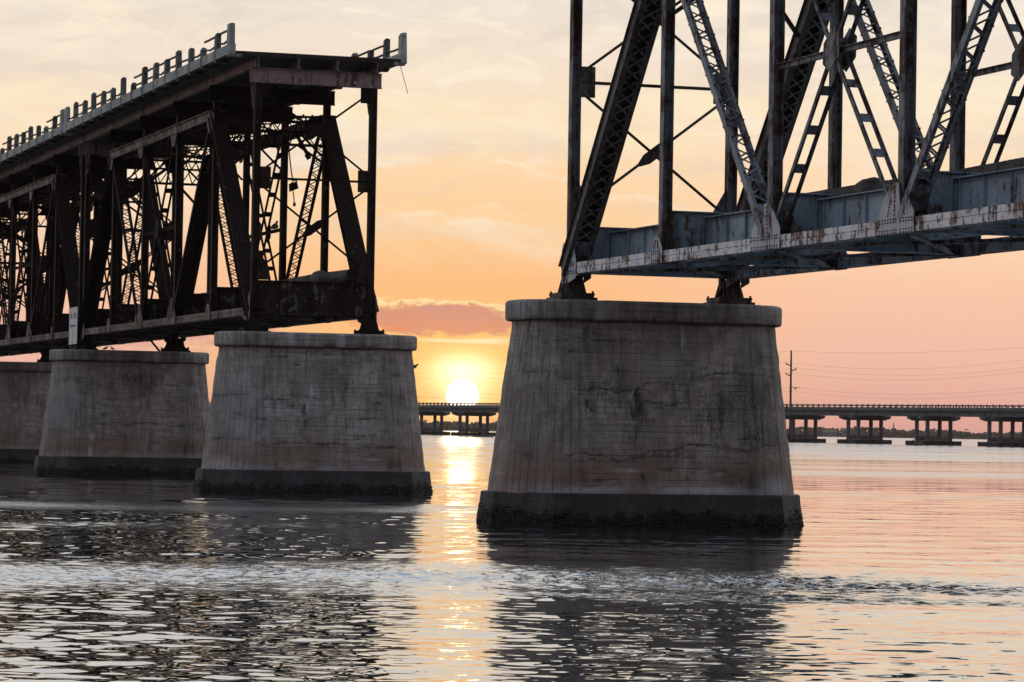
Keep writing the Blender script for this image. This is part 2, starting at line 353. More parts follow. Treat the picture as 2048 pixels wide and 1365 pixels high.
class MB:
    def __init__(m): m.v, m.f = [], []
    def hexa(m, c):
        b = len(m.v)
        m.v += [tuple(x) for x in c]
        # orientation repaired by sign of volume
        e1, e2, e3 = Vector(c[1]) - Vector(c[0]), Vector(c[3]) - Vector(c[0]), Vector(c[4]) - Vector(c[0])
        fs = [(0, 3, 2, 1), (4, 5, 6, 7), (0, 1, 5, 4), (1, 2, 6, 5), (2, 3, 7, 6), (3, 0, 4, 7)]
        if e1.cross(e2).dot(e3) < 0: fs = [q[::-1] for q in fs]
        m.f += [tuple(b + i for i in q) for q in fs]
        return m
    def box(m, x0, x1, y0, y1, z0, z1):
        return m.hexa([(x0, y0, z0), (x1, y0, z0), (x1, y1, z0), (x0, y1, z0), (x0, y0, z1), (x1, y0, z1), (x1, y1, z1), (x0, y1, z1)])
    def fb(m, F, t0, t1, s0, s1, n0, n1):
        return m.hexa([F.p(t0, s0, n0), F.p(t1, s0, n0), F.p(t1, s1, n0), F.p(t0, s1, n0), F.p(t0, s0, n1), F.p(t1, s0, n1), F.p(t1, s1, n1), F.p(t0, s1, n1)])
    def bar(m, p0, p1, wd, th, side=(0, 0, 1)):
        F = Fr(p0, p1, side)
        return m.fb(F, 0, F.L, -wd / 2, wd / 2, -th / 2, th / 2)
    def prism(m, pts, axis_vec):
        """closed polygon pts extruded by a vector"""
        b = len(m.v); k = len(pts); a = Vector(axis_vec)
        P = [Vector(p) for p in pts]
        nrm = Vector((0, 0, 0))
        for i in range(k): nrm += P[i].cross(P[(i + 1) % k])
        m.v += [tuple(p) for p in P] + [tuple(p + a) for p in P]
        bot, top = tuple(range(b, b + k)), tuple(range(b + k, b + 2 * k))
        if nrm.dot(a) > 0:
            m.f += [bot[::-1], top] + [(b + i, b + (i + 1) % k, b + k + (i + 1) % k, b + k + i) for i in range(k)]
        else:
            m.f += [bot, top[::-1]] + [(b + (i + 1) % k, b + i, b + k + i, b + k + (i + 1) % k) for i in range(k)]
        return m
    def tube(m, pts, r, k=8, cap=True):
        b = len(m.v); N = len(pts)
        P = [Vector(p) for p in pts]
        rr = r if isinstance(r, (list, tuple)) else [r] * N
        for i in range(N):
            d = (P[min(i + 1, N - 1)] - P[max(i - 1, 0)])
            d = d.normalized() if d.length > 1e-9 else Vector((1, 0, 0))
            ref = Vector((0, 0, 1)) if abs(d.z) < .95 else Vector((0, 1, 0))
            s = d.cross(ref).normalized(); q = s.cross(d)
            for j in range(k):
                an = 2 * math.pi * j / k
                m.v.append(tuple(P[i] + (s * math.cos(an) + q * math.sin(an)) * rr[i]))
        for i in range(N - 1):
            for j in range(k):
                a, c = b + i * k + j, b + i * k + (j + 1) % k
                m.f.append((a, a + k, c + k, c))
        if cap:
            m.f.append(tuple(b + j for j in range(k)))
            m.f.append(tuple(b + (N - 1) * k + j for j in range(k))[::-1])
        return m
    def rivet(m, p, nrm, r=.034, h=.022):
        p, nn = Vector(p), Vector(nrm).normalized()
        ref = Vector((0, 0, 1)) if abs(nn.z) < .9 else Vector((1, 0, 0))
        s = nn.cross(ref).normalized(); q = nn.cross(s)
        b = len(m.v)
        for j in range(6):
            an = math.pi / 3 * j
            d = s * math.cos(an) + q * math.sin(an)
            m.v.append(tuple(p + d * r)); 
        for j in range(6):
            an = math.pi / 3 * j
            d = s * math.cos(an) + q * math.sin(an)
            m.v.append(tuple(p + d * r * .55 + nn * h))
        m.f += [(b + j, b + (j + 1) % 6, b + 6 + (j + 1) % 6, b + 6 + j) for j in range(6)]
        m.f.append(tuple(b + 6 + j for j in range(6)))
        return m
    def build(m, name, mat, parent=None, smooth=False):
        me = bpy.data.meshes.new(name)
        me.from_pydata(m.v, [], m.f)
        me.materials.append(mat)
        if smooth:
            me.polygons.foreach_set('use_smooth', [True] * len(me.polygons))
        me.update()
        o = bpy.data.objects.new(name, me)
        COL.objects.link(o)
        o.parent = parent
        return o

def tag(o, label=None, cat=None, group=None, kind=None):
    if label: o['label'] = label
    if cat: o['category'] = cat
    if group: o['group'] = group
    if kind: o['kind'] = kind
    return o

def empty(name, loc=(0, 0, 0), rz=0.0):
    e = bpy.data.objects.new(name, None)
    COL.objects.link(e)
    e.location = loc
    e.rotation_euler = (0, 0, rz)
    return e

def link_copy(o, parent):
    c = o.copy()
    COL.objects.link(c)
    c.parent = parent
    return c

def copy_tree(o, parent=None):
    kids = list(o.children)
    c = link_copy(o, parent)
    for k in kids: copy_tree(k, c)
    return c

# bridge frame: u runs along the bridge towards the camera side, v across it
TH, BX, BY = 0.31235, 1.76444, 95.83221
AU = Vector((math.sin(TH), -math.cos(TH), 0)); AV = Vector((math.cos(TH), math.sin(TH), 0))
BROT = TH - math.pi / 2
def BW(u, v, z=0.0):
    return Vector((BX, BY, 0)) + AU * u + AV * v + Vector((0, 0, z))
PAN = 7.83; SPAN = 5 * PAN; WID = 5.0516; GAP = 41.2068
CLR = 1.33

# ------------------------------------------------------------------ water
def build_water():
    rng = np.random.RandomState(5)
    xs = np.concatenate([-np.geomspace(1600, 62, 20), np.arange(-58, -24, .6), np.arange(-24, -13, .2), np.arange(-13, 13, .105), np.arange(13, 24, .2), np.arange(24, 58, .6), np.geomspace(62, 1600, 20)])
    ys = np.concatenate([np.array([-60, -30, -10, 10, 20, 26, 30]), np.arange(32, 62, .055), np.arange(62, 100, .11), np.arange(100, 160, .26), np.arange(160, 520, 1.2), np.geomspace(525, 3900, 40)])
    X, Y = np.meshgrid(xs, ys)
    H = np.zeros_like(X)
    SX = np.zeros_like(X)
    def band(d0, wdt, amp, x0=-1e9, x1=1e9, soft=8.0, wob=2.0, ph=0.0):
        dd = d0 + wob * (np.sin(X * .13 + ph) + .5 * np.sin(X * .31 + 2 * ph + 1))
        m = np.exp(-((Y - dd) / wdt) ** 2) * amp
        return m / (1 + np.exp(-(X - x0) / soft)) / (1 + np.exp((X - x1) / soft))
    low = np.zeros_like(X)
    for i in range(10):
        a = rng.uniform(0, 2 * math.pi); k = rng.uniform(.04, .20)
        low += np.sin(k * (X * math.cos(a) * .6 + Y * math.sin(a)) + rng.uniform(0, 6.28)) / 10
    patch = np.clip(1 + 2.0 * low, .35, 2.0)
    left = 1 / (1 + np.exp((X + 1.2) / 1.8))
    right = 1 / (1 + np.exp(-(X - 7.5) / 1.5))
    mid = np.exp(-((X + 1.0) / 2.2) ** 2)
    amp = (.85 + .40 * left - .30 * right - .25 * mid) * patch
    chop = band(59.5, 4.4, 1.0, -1e9, 8.5, 1.4, 1.6, .7) * (.55 + .9 * np.clip(.5 + 1.6 * low, 0, 1)) + band(58, 1.4, .8, 6, 1e9, 1.5, .8, 2.0) + band(53.8, .9, .6, -3, 1e9, 2, .7, 1.0)
    chop += band(109, 5.5, 1.0, -1e9, 1.0, 2.0, 2.0, .2) + band(88, 3.0, .6, -1e9, -6, 2.0, 2.0, 1.2)
    chop += band(150, 6, .35, 5, 1e9, 4, 3, 2.2) + band(240, 12, .4, 5, 1e9, 4, 5, 1.1)
    calm = np.exp(-((Y - 77) / 10.0) ** 2) / (1 + np.exp(-(X + 1.5) / 1.0)) / (1 + np.exp((X - 11) / 2.0))
    amp *= 1 - .70 * calm
    fade = np.clip((900 - Y) / 600, 0, 1)
    res = np.where(Y < 62, .055, np.where(Y < 100, .11, np.where(Y < 160, .26, np.where(Y < 520, 1.2, 40))))
    def waves(nc, l0, l1, slope, sd_, seed2):
        rg_ = np.random.RandomState(seed2)
        out = np.zeros_like(X)
        for i in range(nc):
            L = math.exp(rg_.uniform(math.log(l0), math.log(l1)))
            th = R(80) + rg_.normal(0, R(sd_))
            k = 2 * math.pi / L
            vis = np.clip(L / (res * 3.0) - .6, 0, 1)
            wob = .9 * np.sin(.21 * X * math.sin(i) + .17 * Y * math.cos(i * 1.7) + i)
            out += vis * (slope * math.sqrt(2 / nc) / k) * np.sin(k * (X * math.cos(th) + Y * math.sin(th)) + wob + rg_.uniform(0, 6.28))
        return out
    H = waves(90, .17, .75, .060, 58, 21) * amp + waves(20, 1.0, 6.0, .022, 34, 22) * (.5 + .5 * amp) + waves(40, .22, .75, .24, 65, 23) * chop
    H = H * fade
    amp = chop
    ny, nx = X.shape
    v = np.stack([X, Y, H], -1).reshape(-1, 3)
    idx = np.arange(ny * nx).reshape(ny, nx)
    q = np.stack([idx[:-1, :-1], idx[:-1, 1:], idx[1:, 1:], idx[1:, :-1]], -1).reshape(-1, 4)
    me = bpy.data.meshes.new('water')
    me.vertices.add(len(v)); me.vertices.foreach_set('co', v.ravel())
    me.loops.add(q.size); me.loops.foreach_set('vertex_index', q.ravel())
    me.polygons.add(len(q))
    me.polygons.foreach_set('loop_start', np.arange(0, q.size, 4))
    me.polygons.foreach_set('loop_total', np.full(len(q), 4))
    me.polygons.foreach_set('use_smooth', np.ones(len(q), dtype=bool))
    me.update(calc_edges=True)
    at = me.attributes.new('rough', 'FLOAT', 'POINT')
    at.data.foreach_set('value', amp.ravel().astype(np.float32))
    sub = np.clip(amp, 0, 1.2) * np.clip((Y - 75) / 25, 0, 1)
    at3 = me.attributes.new('subchop', 'FLOAT', 'POINT')
    at3.data.foreach_set('value', sub.ravel().astype(np.float32))
    at2 = me.attributes.new('far', 'FLOAT', 'POINT')
    at2.data.foreach_set('value', (np.clip((Y - 130) / 450, 0, 1) ** .7).ravel().astype(np.float32))
    m, n = new_mat('channel_water')
    o = n.n('ShaderNodeTexCoord').outputs['Object']
    rg = n.n('ShaderNodeAttribute', attribute_name='rough').outputs['Fac']
    fr_ = n.n('ShaderNodeAttribute', attribute_name='far').outputs['Fac']
    sc3 = n.n('ShaderNodeAttribute', attribute_name='subchop').outputs['Fac']
    slick = n.noise(n.scaled(o, (.008, .035, 1)), 1.0, 6, .62, .4)
    rgh = n.math('ADD', n.math('ADD', .012, n.math('MULTIPLY', fr_, n.step(slick, .36, .64, .06, .40))), n.math('MULTIPLY', sc3, .17))
    h1 = n.noise(n.scaled(o, (.9, 1.6, 1)), 3.2, 3, .55, .2)
    h2 = n.noise(n.scaled(o, (.05, .16, 1)), 1.0, 4, .6, .2)
    hh = n.math('ADD', n.math('MULTIPLY', n.math('MULTIPLY', h1, rg), .05), n.math('MULTIPLY', h2, .03))
    bn = n.n('ShaderNodeBump', {'Height': hh, 'Distance': 1.0, 'Strength': 1.0})
    b = n.n('ShaderNodeBsdfPrincipled', {'Base Color': (.010, .026, .030, 1), 'Roughness': rgh, 'IOR': 1.333, 'Normal': bn.outputs[0]})
    gl = n.n('ShaderNodeBsdfGlossy', {'Color': (.97, .97, .97, 1), 'Roughness': rgh, 'Normal': bn.outputs[0]})
    mx = n.n('ShaderNodeMixShader', {0: .55, 1: b.outputs[0], 2: gl.outputs[0]})
    n.n('ShaderNodeOutputMaterial', {'Surface': mx.outputs[0]})
    me.materials.append(m)
    ob = bpy.data.objects.new('water', me)
    COL.objects.link(ob)
    tag(ob, kind='structure')
build_water()
sb = MB().box(-1600, 1600, -60, 3900, -7.0, -6.0).build('seabed', M_LAND)
tag(sb, kind='structure')

# ------------------------------------------------------------------ piers
ZCAP0, ZCAP1, ZSH0 = 6.03, 6.65, 0.92
def stadium(hu, hv, nf, ne, nb):
    """closed outline in (u,v): front side first; returns points, outward normals, is-round flags, perimeter"""
    pts, nor, rnd = [], [], []
    c = hv - hu
    for i in range(nf): v = -c + 2 * c * i / nf; pts.append((hu, v)); nor.append((1, 0)); rnd.append(0)
    for i in range(ne):
        a = math.pi * i / ne; pts.append((hu * math.cos(a), c + hu * math.sin(a))); nor.append((math.cos(a), math.sin(a))); rnd.append(1 if 0 < i else .5)
    for i in range(nb): v = c - 2 * c * i / nb; pts.append((-hu, v)); nor.append((-1, 0)); rnd.append(0)
    for i in range(ne):
        a = math.pi + math.pi * i / ne; pts.append((hu * math.cos(a), -c + hu * math.sin(a))); nor.append((math.cos(a), math.sin(a))); rnd.append(1 if 0 < i else .5)
    return np.array(pts), np.array(nor), np.array(rnd, float)

def seg_dist(V, Z, poly, jit):
    d = np.full(V.shape, 9.0)
    for (a, b) in zip(poly[:-1], poly[1:]):
        a, b = np.array(a), np.array(b)
        ab = b - a
        tt = np.clip(((V - a[0]) * ab[0] + (Z + jit - a[1]) * ab[1]) / (ab @ ab), 0, 1)
        d = np.minimum(d, np.hypot(V - a[0] - tt * ab[0], Z + jit - a[1] - tt * ab[1]))
    return d

def grid_mesh(name, rows, mat, parent, close_top=True, attrs=None, smooth=True):
    """rows: array (nz, np, 3) of closed rings"""
    nz, k, _ = rows.shape
    v = rows.reshape(-1, 3)
    idx = np.arange(nz * k).reshape(nz, k)
    nx_ = np.roll(idx, -1, axis=1)
    q = np.stack([idx[:-1], nx_[:-1], nx_[1:], idx[1:]], -1).reshape(-1, 4)
    faces = [tuple(x) for x in q.tolist()]
    if close_top: faces.append(tuple(idx[-1].tolist()))
    me = bpy.data.meshes.new(name)
    me.from_pydata([tuple(x) for x in v.tolist()], [], faces)
    if smooth:
        fl = [True] * len(q) + [False] * (len(faces) - len(q))
        me.polygons.foreach_set('use_smooth', fl)
    for kx, val in (attrs or {}).items():
        a = me.attributes.new(kx, 'FLOAT', 'POINT')
        a.data.foreach_set('value', np.clip(val, 0, None).ravel().astype(np.float32))
    me.materials.append(mat)
    me.update()
    o = bpy.data.objects.new(name, me)
    COL.objects.link(o)
    o.parent = parent
    return o

def pier(uc, seed, label, ft, lod=1.0):
    rng = np.random.RandomState(seed)
    root = empty('bridge_pier', BW(uc, 2.57, 0), BROT)
    tag(root, label, 'bridge pier', 'old bridge piers')
    # shaft
    nf, ne, nb = int(230 * lod), int(44 * lod), 16
    nz = int(150 * lod)
    zz = np.linspace(ZSH0 - .05, ZCAP0 + .02, nz)
    rows = np.zeros((nz, nf + nb + 2 * ne, 3)); per = np.zeros(rows.shape[:2]); rd = np.zeros(rows.shape[:2]); nrm = np.zeros(rows.shape)
    for i, z in enumerate(zz):
        tt = (ZCAP0 - z) / (ZCAP0 - ZSH0)
        p, nn, r = stadium(1.55 + .65 * tt, 4.14 + .66 * tt, nf, ne, nb)
        rows[i, :, :2] = p; rows[i, :, 2] = z; nrm[i, :, :2] = nn; rd[i] = r
        per[i] = np.concatenate([[0], np.cumsum(np.hypot(*np.diff(stadium(1.9, 4.5, nf, ne, nb)[0], axis=0).T))])
    V, Z, U = rows[..., 1], rows[..., 2], rows[..., 0]
    front = (U > 0)
    jit = np.zeros_like(V)
    for i in range(9):
        k = 1.2 * 1.6 ** i
        if k > 60: break
        jit += .10 / (1.35 ** i) * np.sin(k * V + rng.uniform(0, 6.28) + 1.3 * np.sin(.7 * k * Z + i))
    disp = np.zeros_like(V)
    for i in range(14):
        k = rng.uniform(1.5, 14); a = rng.uniform(0, 6.28)
        disp += .0035 * np.sin(k * (V * math.cos(a) + Z * math.sin(a)) + rng.uniform(0, 6.28))
    crack = np.zeros_like(V); pale = np.zeros_like(V); mould = np.zeros_like(V)
    brk = .55 + .45 * np.sin(2.3 * V + 1.7 * Z + seed) * np.sin(5.1 * V - 2.2 * Z + 2 * seed)
    for poly, wd in ft.get('crack', []):
        ver = abs(poly[-1][1] - poly[0][1]) > abs(poly[-1][0] - poly[0][0])
        d = seg_dist(V + (jit * .5 if ver else 0), Z, poly, 0 if ver else jit * .6)
        c = np.clip(1.2 - d / (wd * .55 * (.30 + 1.1 * np.clip(brk, 0, 1))), 0, 1) * front
        crack = np.maximum(crack, c); disp -= .035 * c
        mould = np.maximum(mould, np.exp(-(d / .17) ** 2) * .55 * np.clip(brk, 0, 1) * front)
    for (cv_, cz_, hw, hh_, dep) in ft.get('cavity', []):
        yy = (Z - cz_) / hh_
        tear = np.clip(1 - .45 * yy, .3, 1.6)
        q = np.sqrt(((V - cv_ + .04 * jit) / (hw * tear)) ** 2 + yy ** 2)
        c = np.clip(1.15 - q, 0, 1) * front
        disp -= dep * np.clip(c * 2.2, 0, 1)
        mould = np.maximum(mould, np.clip(1.9 - q, 0, 1) * front * .9)  # darker in and just round each hollow
    for (cv_, cz_, hw, hh_, s_) in ft.get('pale', []):
        q = ((V - cv_ + .3 * jit) / hw) ** 2 + ((Z - cz_) / hh_) ** 2
        pale = np.maximum(pale, np.exp(-q) * s_ * front)
    for (cv_, cz_, hw, hh_, s_) in ft.get('mould', []):
        q = ((V - cv_ + .5 * jit) / hw) ** 2 + ((Z - cz_ + .5 * jit) / hh_) ** 2
        mould = np.maximum(mould, np.exp(-q) * s_ * front)
    rr_ = np.random.RandomState(seed * 13)
    for _ in range(26):            # spalls and pock marks
        cv_, cz_ = rr_.uniform(-3.9, 3.9), rr_.uniform(1.1, 5.8)
        hw, hh_, dep = rr_.uniform(.04, .22), rr_.uniform(.025, .10), rr_.uniform(.015, .05)
        q = np.sqrt(((V - cv_ + .25 * jit) / hw) ** 2 + ((Z - cz_ + .25 * jit) / hh_) ** 2)
        c = np.clip((1.2 - q) * 3, 0, 1) * front
        disp -= dep * c
        mould = np.maximum(mould, np.clip(1.5 - q, 0, 1) * front * rr_.uniform(.2, .9))
        pale = np.maximum(pale, np.clip(1.1 - q, 0, 1) * front * rr_.choice((0, 0, .5)))
    for _ in range(22):            # runs of dirt from the cap and the joints
        cv_, z0 = rr_.uniform(-4.2, 4.2), rr_.choice((6.0, 6.0, 4.4, 2.6))
        ln, hw, s_ = rr_.uniform(.5, 2.4), rr_.uniform(.03, .14), rr_.uniform(.35, .95)
        dz_ = (z0 - Z) / ln
        m_ = np.exp(-((V - cv_ + .12 * jit) / hw) ** 2) * np.clip(dz_ * 12, 0, 1) * np.clip(1 - dz_, 0, 1) ** .7
        mould = np.maximum(mould, m_ * s_ * front)
    rows += nrm * disp[..., None]
    grid_mesh('shaft', rows, M_CONC, root, attrs=dict(crack=crack, pale=pale, mould=mould, round=rd, perim=per))
    # cap with rounded edges
    prof = [(-.10, 0.0), (-.05, .012), (-.015, .05), (0, .10), (0, .26), (0, .40), (0, .50), (-.012, .555), (-.05, .600), (-.12, .62)]
    nf, ne = int(120 * lod), int(40 * lod)
    rows = np.zeros((len(prof), nf + nb + 2 * ne, 3)); rd = np.zeros(rows.shape[:2]); per = np.zeros(rows.shape[:2])
    for i, (off, dz) in enumerate(prof):
        p, nn, r = stadium(1.77 + off, 4.35 + off, nf, ne, nb)
        rows[i, :, :2] = p; rows[i, :, 2] = ZCAP0 + dz; rd[i] = r
        per[i] = np.concatenate([[0], np.cumsum(np.hypot(*np.diff(stadium(1.77, 4.35, nf, ne, nb)[0], axis=0).T))])
    V, Z = rows[..., 1], rows[..., 2]
    chip = .012 * np.sin(3.1 * V + seed) * np.sin(7.7 * V + 1.3 * seed) + .006 * np.sin(23 * V + seed)
    rows[-3:, :, 2] += np.minimum(0, chip[-3:])
    rc_ = np.random.RandomState(seed * 7)
    for _ in range(16):
        cv_ = rc_.uniform(-4, 4); e_ = rc_.choice((0, -1)); hw = rc_.uniform(.05, .16)
        bmp = np.exp(-((V - cv_) / hw) ** 2) * (rows[..., 0] > 0)
        sel = [-4, -3, -2] if e_ else [0, 1, 2]
        for q_ in sel:
            rows[q_, :, 0] -= bmp[q_] * rc_.uniform(.02, .05); rows[q_, :, 2] += (-1 if e_ else 1) * bmp[q_] * rc_.uniform(.01, .035)
    md = np.clip(.55 * np.sin(2.1 * V + seed) * np.sin(.9 * V + 2 * seed) + .05, 0, 1) * .9
    md = np.maximum(md, np.where(Z < ZCAP0 + .06, .5, 0))  # even darker strip along the lower edge of the cap
    pl = np.clip(np.sin(1.7 * V + 1.9 * seed) * np.sin(4.3 * V + seed) - .55, 0, 1) * 1.2
    grid_mesh('cap', rows, M_CONC, root, attrs=dict(crack=np.zeros_like(V), pale=pl, mould=md, round=rd, perim=per))
    # plinth: long octagon with crusted foot
    def octo(hu, hv, cu, cvv, nst):
        c = [(hu, -hv + cvv), (hu, hv - cvv), (hu - cu, hv), (-hu + cu, hv), (-hu, hv - cvv), (-hu, -hv + cvv), (-hu + cu, -hv), (hu - cu, -hv)]
        out, nn = [], []
        for i in range(8):
            a, b = np.array(c[i]), np.array(c[(i + 1) % 8])
            d = b - a; nr = np.array([d[1], -d[0]]) / np.hypot(*d)
            for j in range(nst[i]):
                out.append(a + d * j / nst[i]); nn.append(nr)
        return np.array(out), np.array(nn)
    nst = [int(150 * lod), int(34 * lod), int(16 * lod), 6, 10, 6, int(16 * lod), int(34 * lod)]
    zs = np.concatenate([np.linspace(-1.5, -.2, 4), np.linspace(-.1, .90, int(34 * lod)), [.935]])
    rows = np.zeros((len(zs), sum(nst), 3)); grow = np.zeros(rows.shape[:2])
    for i, z in enumerate(zs):
        tt = (.93 - max(z, -.2)) / .93
        ins = .05 if z > .92 else 0
        p, nn = octo(2.38 + .05 * tt - ins, 4.91 + .09 * tt - ins, 1.75, 1.32, nst)
        gr = np.clip((.50 - z + .07 * np.sin(p[:, 1] * 1.3 + seed) + .06 * np.sin(p[:, 1] * 4.1 + 2 * seed) + .05 * np.sin(p[:, 1] * 11.3) + rng.normal(0, .06, len(p))) / .30, 0, 1)
        bm_ = rng.normal(0, 1, len(p))
        rows[i, :, :2] = p + nn * (gr * (.030 + .022 * bm_) + (1 - gr) * .004 * bm_)[:, None]
        rows[i, :, 2] = z + gr * rng.normal(0, .006, len(p)) * (z < .9)
        grow[i] = gr
    grid_mesh('plinth', rows, M_PLINTH, root, attrs=dict(growth=grow), smooth=False)
    return root

FA = dict(crack=[([(-2.83, 3.87), (-2.35, 3.98), (-1.41, 4.03), (-.86, 4.13), (-.3, 4.2), (.18, 4.26)], .035), ([(-4.3, 4.44), (-3.7, 4.47), (-3.2, 4.34), (-2.83, 3.87)], .022),
                 ([(-3.03, 1.99), (-2.4, 2.11), (-1.47, 2.02), (-.04, 2.17), (1.07, 2.28), (3.65, 2.42)], .035), ([(-.86, 2.98), (-.96, 2.23), (-.96, 1.64), (-1.02, .98)], .022),
                 ([(.58, 5.96), (.63, 5.39), (.73, 4.64), (.82, 4.27)], .025), ([(-3.65, 5.29), (-2.47, 5.39), (-1.53, 5.49), (-.98, 5.35)], .028),
                 ([(.03, 4.45), (1.63, 4.5), (2.59, 4.46), (3.6, 4.45)], .025), ([(-1.39, 4.67), (-1.33, 4.0), (-1.27, 3.41)], .018), ([(-.63, 3.72), (0, 3.55), (.56, 3.56)], .03),
                 ([(-2.70, 4.05), (-2.62, 3.76), (-2.49, 3.51), (-2.34, 3.36)], .05), ([(-2.64, 1.55), (-2.64, 1.33)], .05), ([(.55, 1.6), (.60, 1.3)], .035), ([(.62, 1.12), (.64, .95)], .035), ([(-.78, 1.48), (-.76, 1.38)], .05),
                 ([(-4.2, 2.0), (-3.2, 1.95), (-2.6, 2.0)], .016), ([(-3.9, 5.75), (-3.0, 5.78), (-2.1, 5.7)], .018)],
          cavity=[(-.86, 3.50, .19, .50, .24), (-2.42, 3.45, .08, .22, .08)],
          pale=[(.11, 4.80, .7, .42, .55), (.64, 5.5, .06, .35, 1.0), (-.88, 3.72, .06, .26, 1.6), (-2.42, 3.42, .05, .14, 1.1), (1.2, 4.2, .22, .05, 1.0), (.8, 4.5, .06, .2, .7), (1.1, 1.05, 1.2, .14, .8), (3.6, 1.2, .6, .3, .6), (-1.2, 1.62, .35, .05, .9), (-2.2, 1.02, 1.2, .10, .5)],
          mould=[(3.18, 2.74, .8, .40, 1.2), (2.75, 1.35, .9, .42, 1.2), (1.6, 3.2, .9, .9, 1.0), (2.7, 3.7, .7, 1.0, 1.0), (3.4, 4.6, .5, 1.2, .7), (.6, 3.9, .5, .5, .6), (-2.0, 4.0, .9, .18, .8), (-.9, 3.3, .3, .5, .7), (-2.6, 5.2, 1.0, .15, .6), (-.4, 2.05, 1.2, .12, .8), (3.3, 5.0, .25, 1.2, .5), (.9, 4.4, .5, .25, .5)])
FB = dict(crack=[([(-4.6, 3.9), (-3.66, 3.93), (-2.61, 4.07), (-2.18, 3.83), (-1.33, 3.91), (1.03, 3.99), (3.74, 3.98)], .028), ([(-4.6, 2.09), (-3.26, 2.08), (-1.14, 2.07), (-.29, 1.96), (1.43, 1.92), (3.81, 1.89)], .032),
                 ([(-.88, 5.62), (-.73, 4.58), (-.65, 3.86)], .02), ([(.8, 5.87), (.81, 3.89), (.78, 1.81)], .02), ([(-2.63, 5.48), (-2.61, 4.03)], .02), ([(-3.04, 3.4), (-3.09, 2.06)], .02), ([(-4.9, 3.06), (-1.13, 3.06), (3.83, 3.06)], .014),
                 ([(-2.1, 1.25), (-2.1, 1.0)], .03), ([(-.5, 1.3), (-.55, .95)], .06), ([(.9, 1.3), (.9, 1.05)], .03)],
          cavity=[(-.93, 3.35, .08, .28, .10)], pale=[(-.62, 4.2, .10, .28, 1.0), (-.80, 3.55, .05, .25, .9), (-1.3, 3.28, .35, .04, .7), (-.4, 3.75, .16, .2, .5), (.4, 5.65, .6, .05, .5), (-4.3, 1.1, .5, .4, .5), (2.0, 1.4, .3, .05, .6), (-3.6, 3.0, .8, 1.8, .25)],
          mould=[(-.85, 2.95, .15, .45, .9), (2.93, 1.21, .55, .30, 1.0), (2.2, 5.5, .8, .2, .7), (-1.8, 1.8, 2.0, .2, .4), (.3, 4.6, 1.2, 1.0, .35), (2.6, 4.1, .8, .6, .35)])
FC = dict(crack=[([(-4.4, 4.94), (-1.91, 4.88), (.8, 4.83), (3.81, 4.81)], .03), ([(-4.6, 2.38), (-3.53, 2.32), (-2.86, 2.49), (-2.32, 2.69), (.52, 2.65), (3.66, 2.79)], .04), ([(.39, 4.42), (.66, 3.22), (.7, 1.35)], .025)],
          pale=[(-2.35, 1.97, .12, .2, 1.0), (-2.43, 1.2, .1, .3, 1.0), (-3.9, 3.4, .7, 1.4, .3), (1.75, 4.65, .12, .1, .8)], mould=[(.26, 5.15, 1.1, .32, 1.0), (.5, 4.75, .4, .3, .9), (2.69, 1.51, .7, .4, 1.0), (-1.64, 3.18, .5, .2, .7), (3.4, 2.65, .7, .25, .7)])
FD = dict(crack=[([(-4.4, 4.2), (0, 4.1), (3.81, 4.15)], .02), ([(1.5, 4.4), (1.55, 3.9)], .05)], mould=[(1.5, 4.1, .1, .3, .9), (2.5, 1.4, 1, .3, .7)])
U_A, U_B = -CLR / 2, -GAP + CLR / 2
U_C = -GAP - SPAN - CLR / 2; U_D = U_C - SPAN - CLR
pier(U_A, 1, 'nearest and largest concrete pier, stained and cracked, carrying the blue-grey truss', FA)
pier(U_B, 2, 'concrete pier at the broken end of the rusted bridge, left of the sun', FB, .8)
pier(U_C, 3, 'concrete pier with dark mould patch below its cap, second from the gap', FC, .6)
pier(U_D, 4, 'half-hidden concrete pier at the left edge of the picture', FD, .4)

# ------------------------------------------------------------------ truss spans
M_R_DIAG = steel('light_blue_grey_diagonal_paint', (.24, .28, .32, 1), (.14, .165, .19, 1), (.09, .05, .03, 1), (.035, .022, .017, 1), .50, .61, streak=.5)
MATS_R = dict(post=M_R_POST, diag=M_R_DIAG, plate=M_R_PLATE, chord=M_R_CHORD, brace=M_R_DARK, endpost=M_R_END, top=M_R_POST, girder=M_R_DARK,
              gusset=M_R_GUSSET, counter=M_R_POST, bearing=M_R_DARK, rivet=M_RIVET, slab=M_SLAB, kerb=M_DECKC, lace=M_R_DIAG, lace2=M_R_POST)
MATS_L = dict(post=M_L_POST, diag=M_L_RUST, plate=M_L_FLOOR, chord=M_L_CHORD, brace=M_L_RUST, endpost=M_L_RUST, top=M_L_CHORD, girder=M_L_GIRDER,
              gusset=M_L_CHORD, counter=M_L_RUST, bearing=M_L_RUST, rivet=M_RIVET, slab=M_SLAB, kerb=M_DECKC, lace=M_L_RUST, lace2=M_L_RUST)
ZB0, ZB1, ZC, ZT = 7.42, 7.75, 7.585, 16.5
FBT = 8.88

def lacing(m, F, t0, t1, hs, nf, pitch, wd=.06, th=.014, double=False):
    k = max(1, int(round((t1 - t0) / pitch)))
    dt = (t1 - t0) / k
    for i in range(k):
        for sg in ((1, -1) if double else ((1,) if i % 2 == 0 else (-1,))):
            a, b = F.p(t0 + i * dt, -hs * sg, nf), F.p(t0 + (i + 1) * dt, hs * sg, nf + (.004 if sg < 0 else 0))
            m.bar(a, b, wd, th, F.a.cross(F.n))
    return m

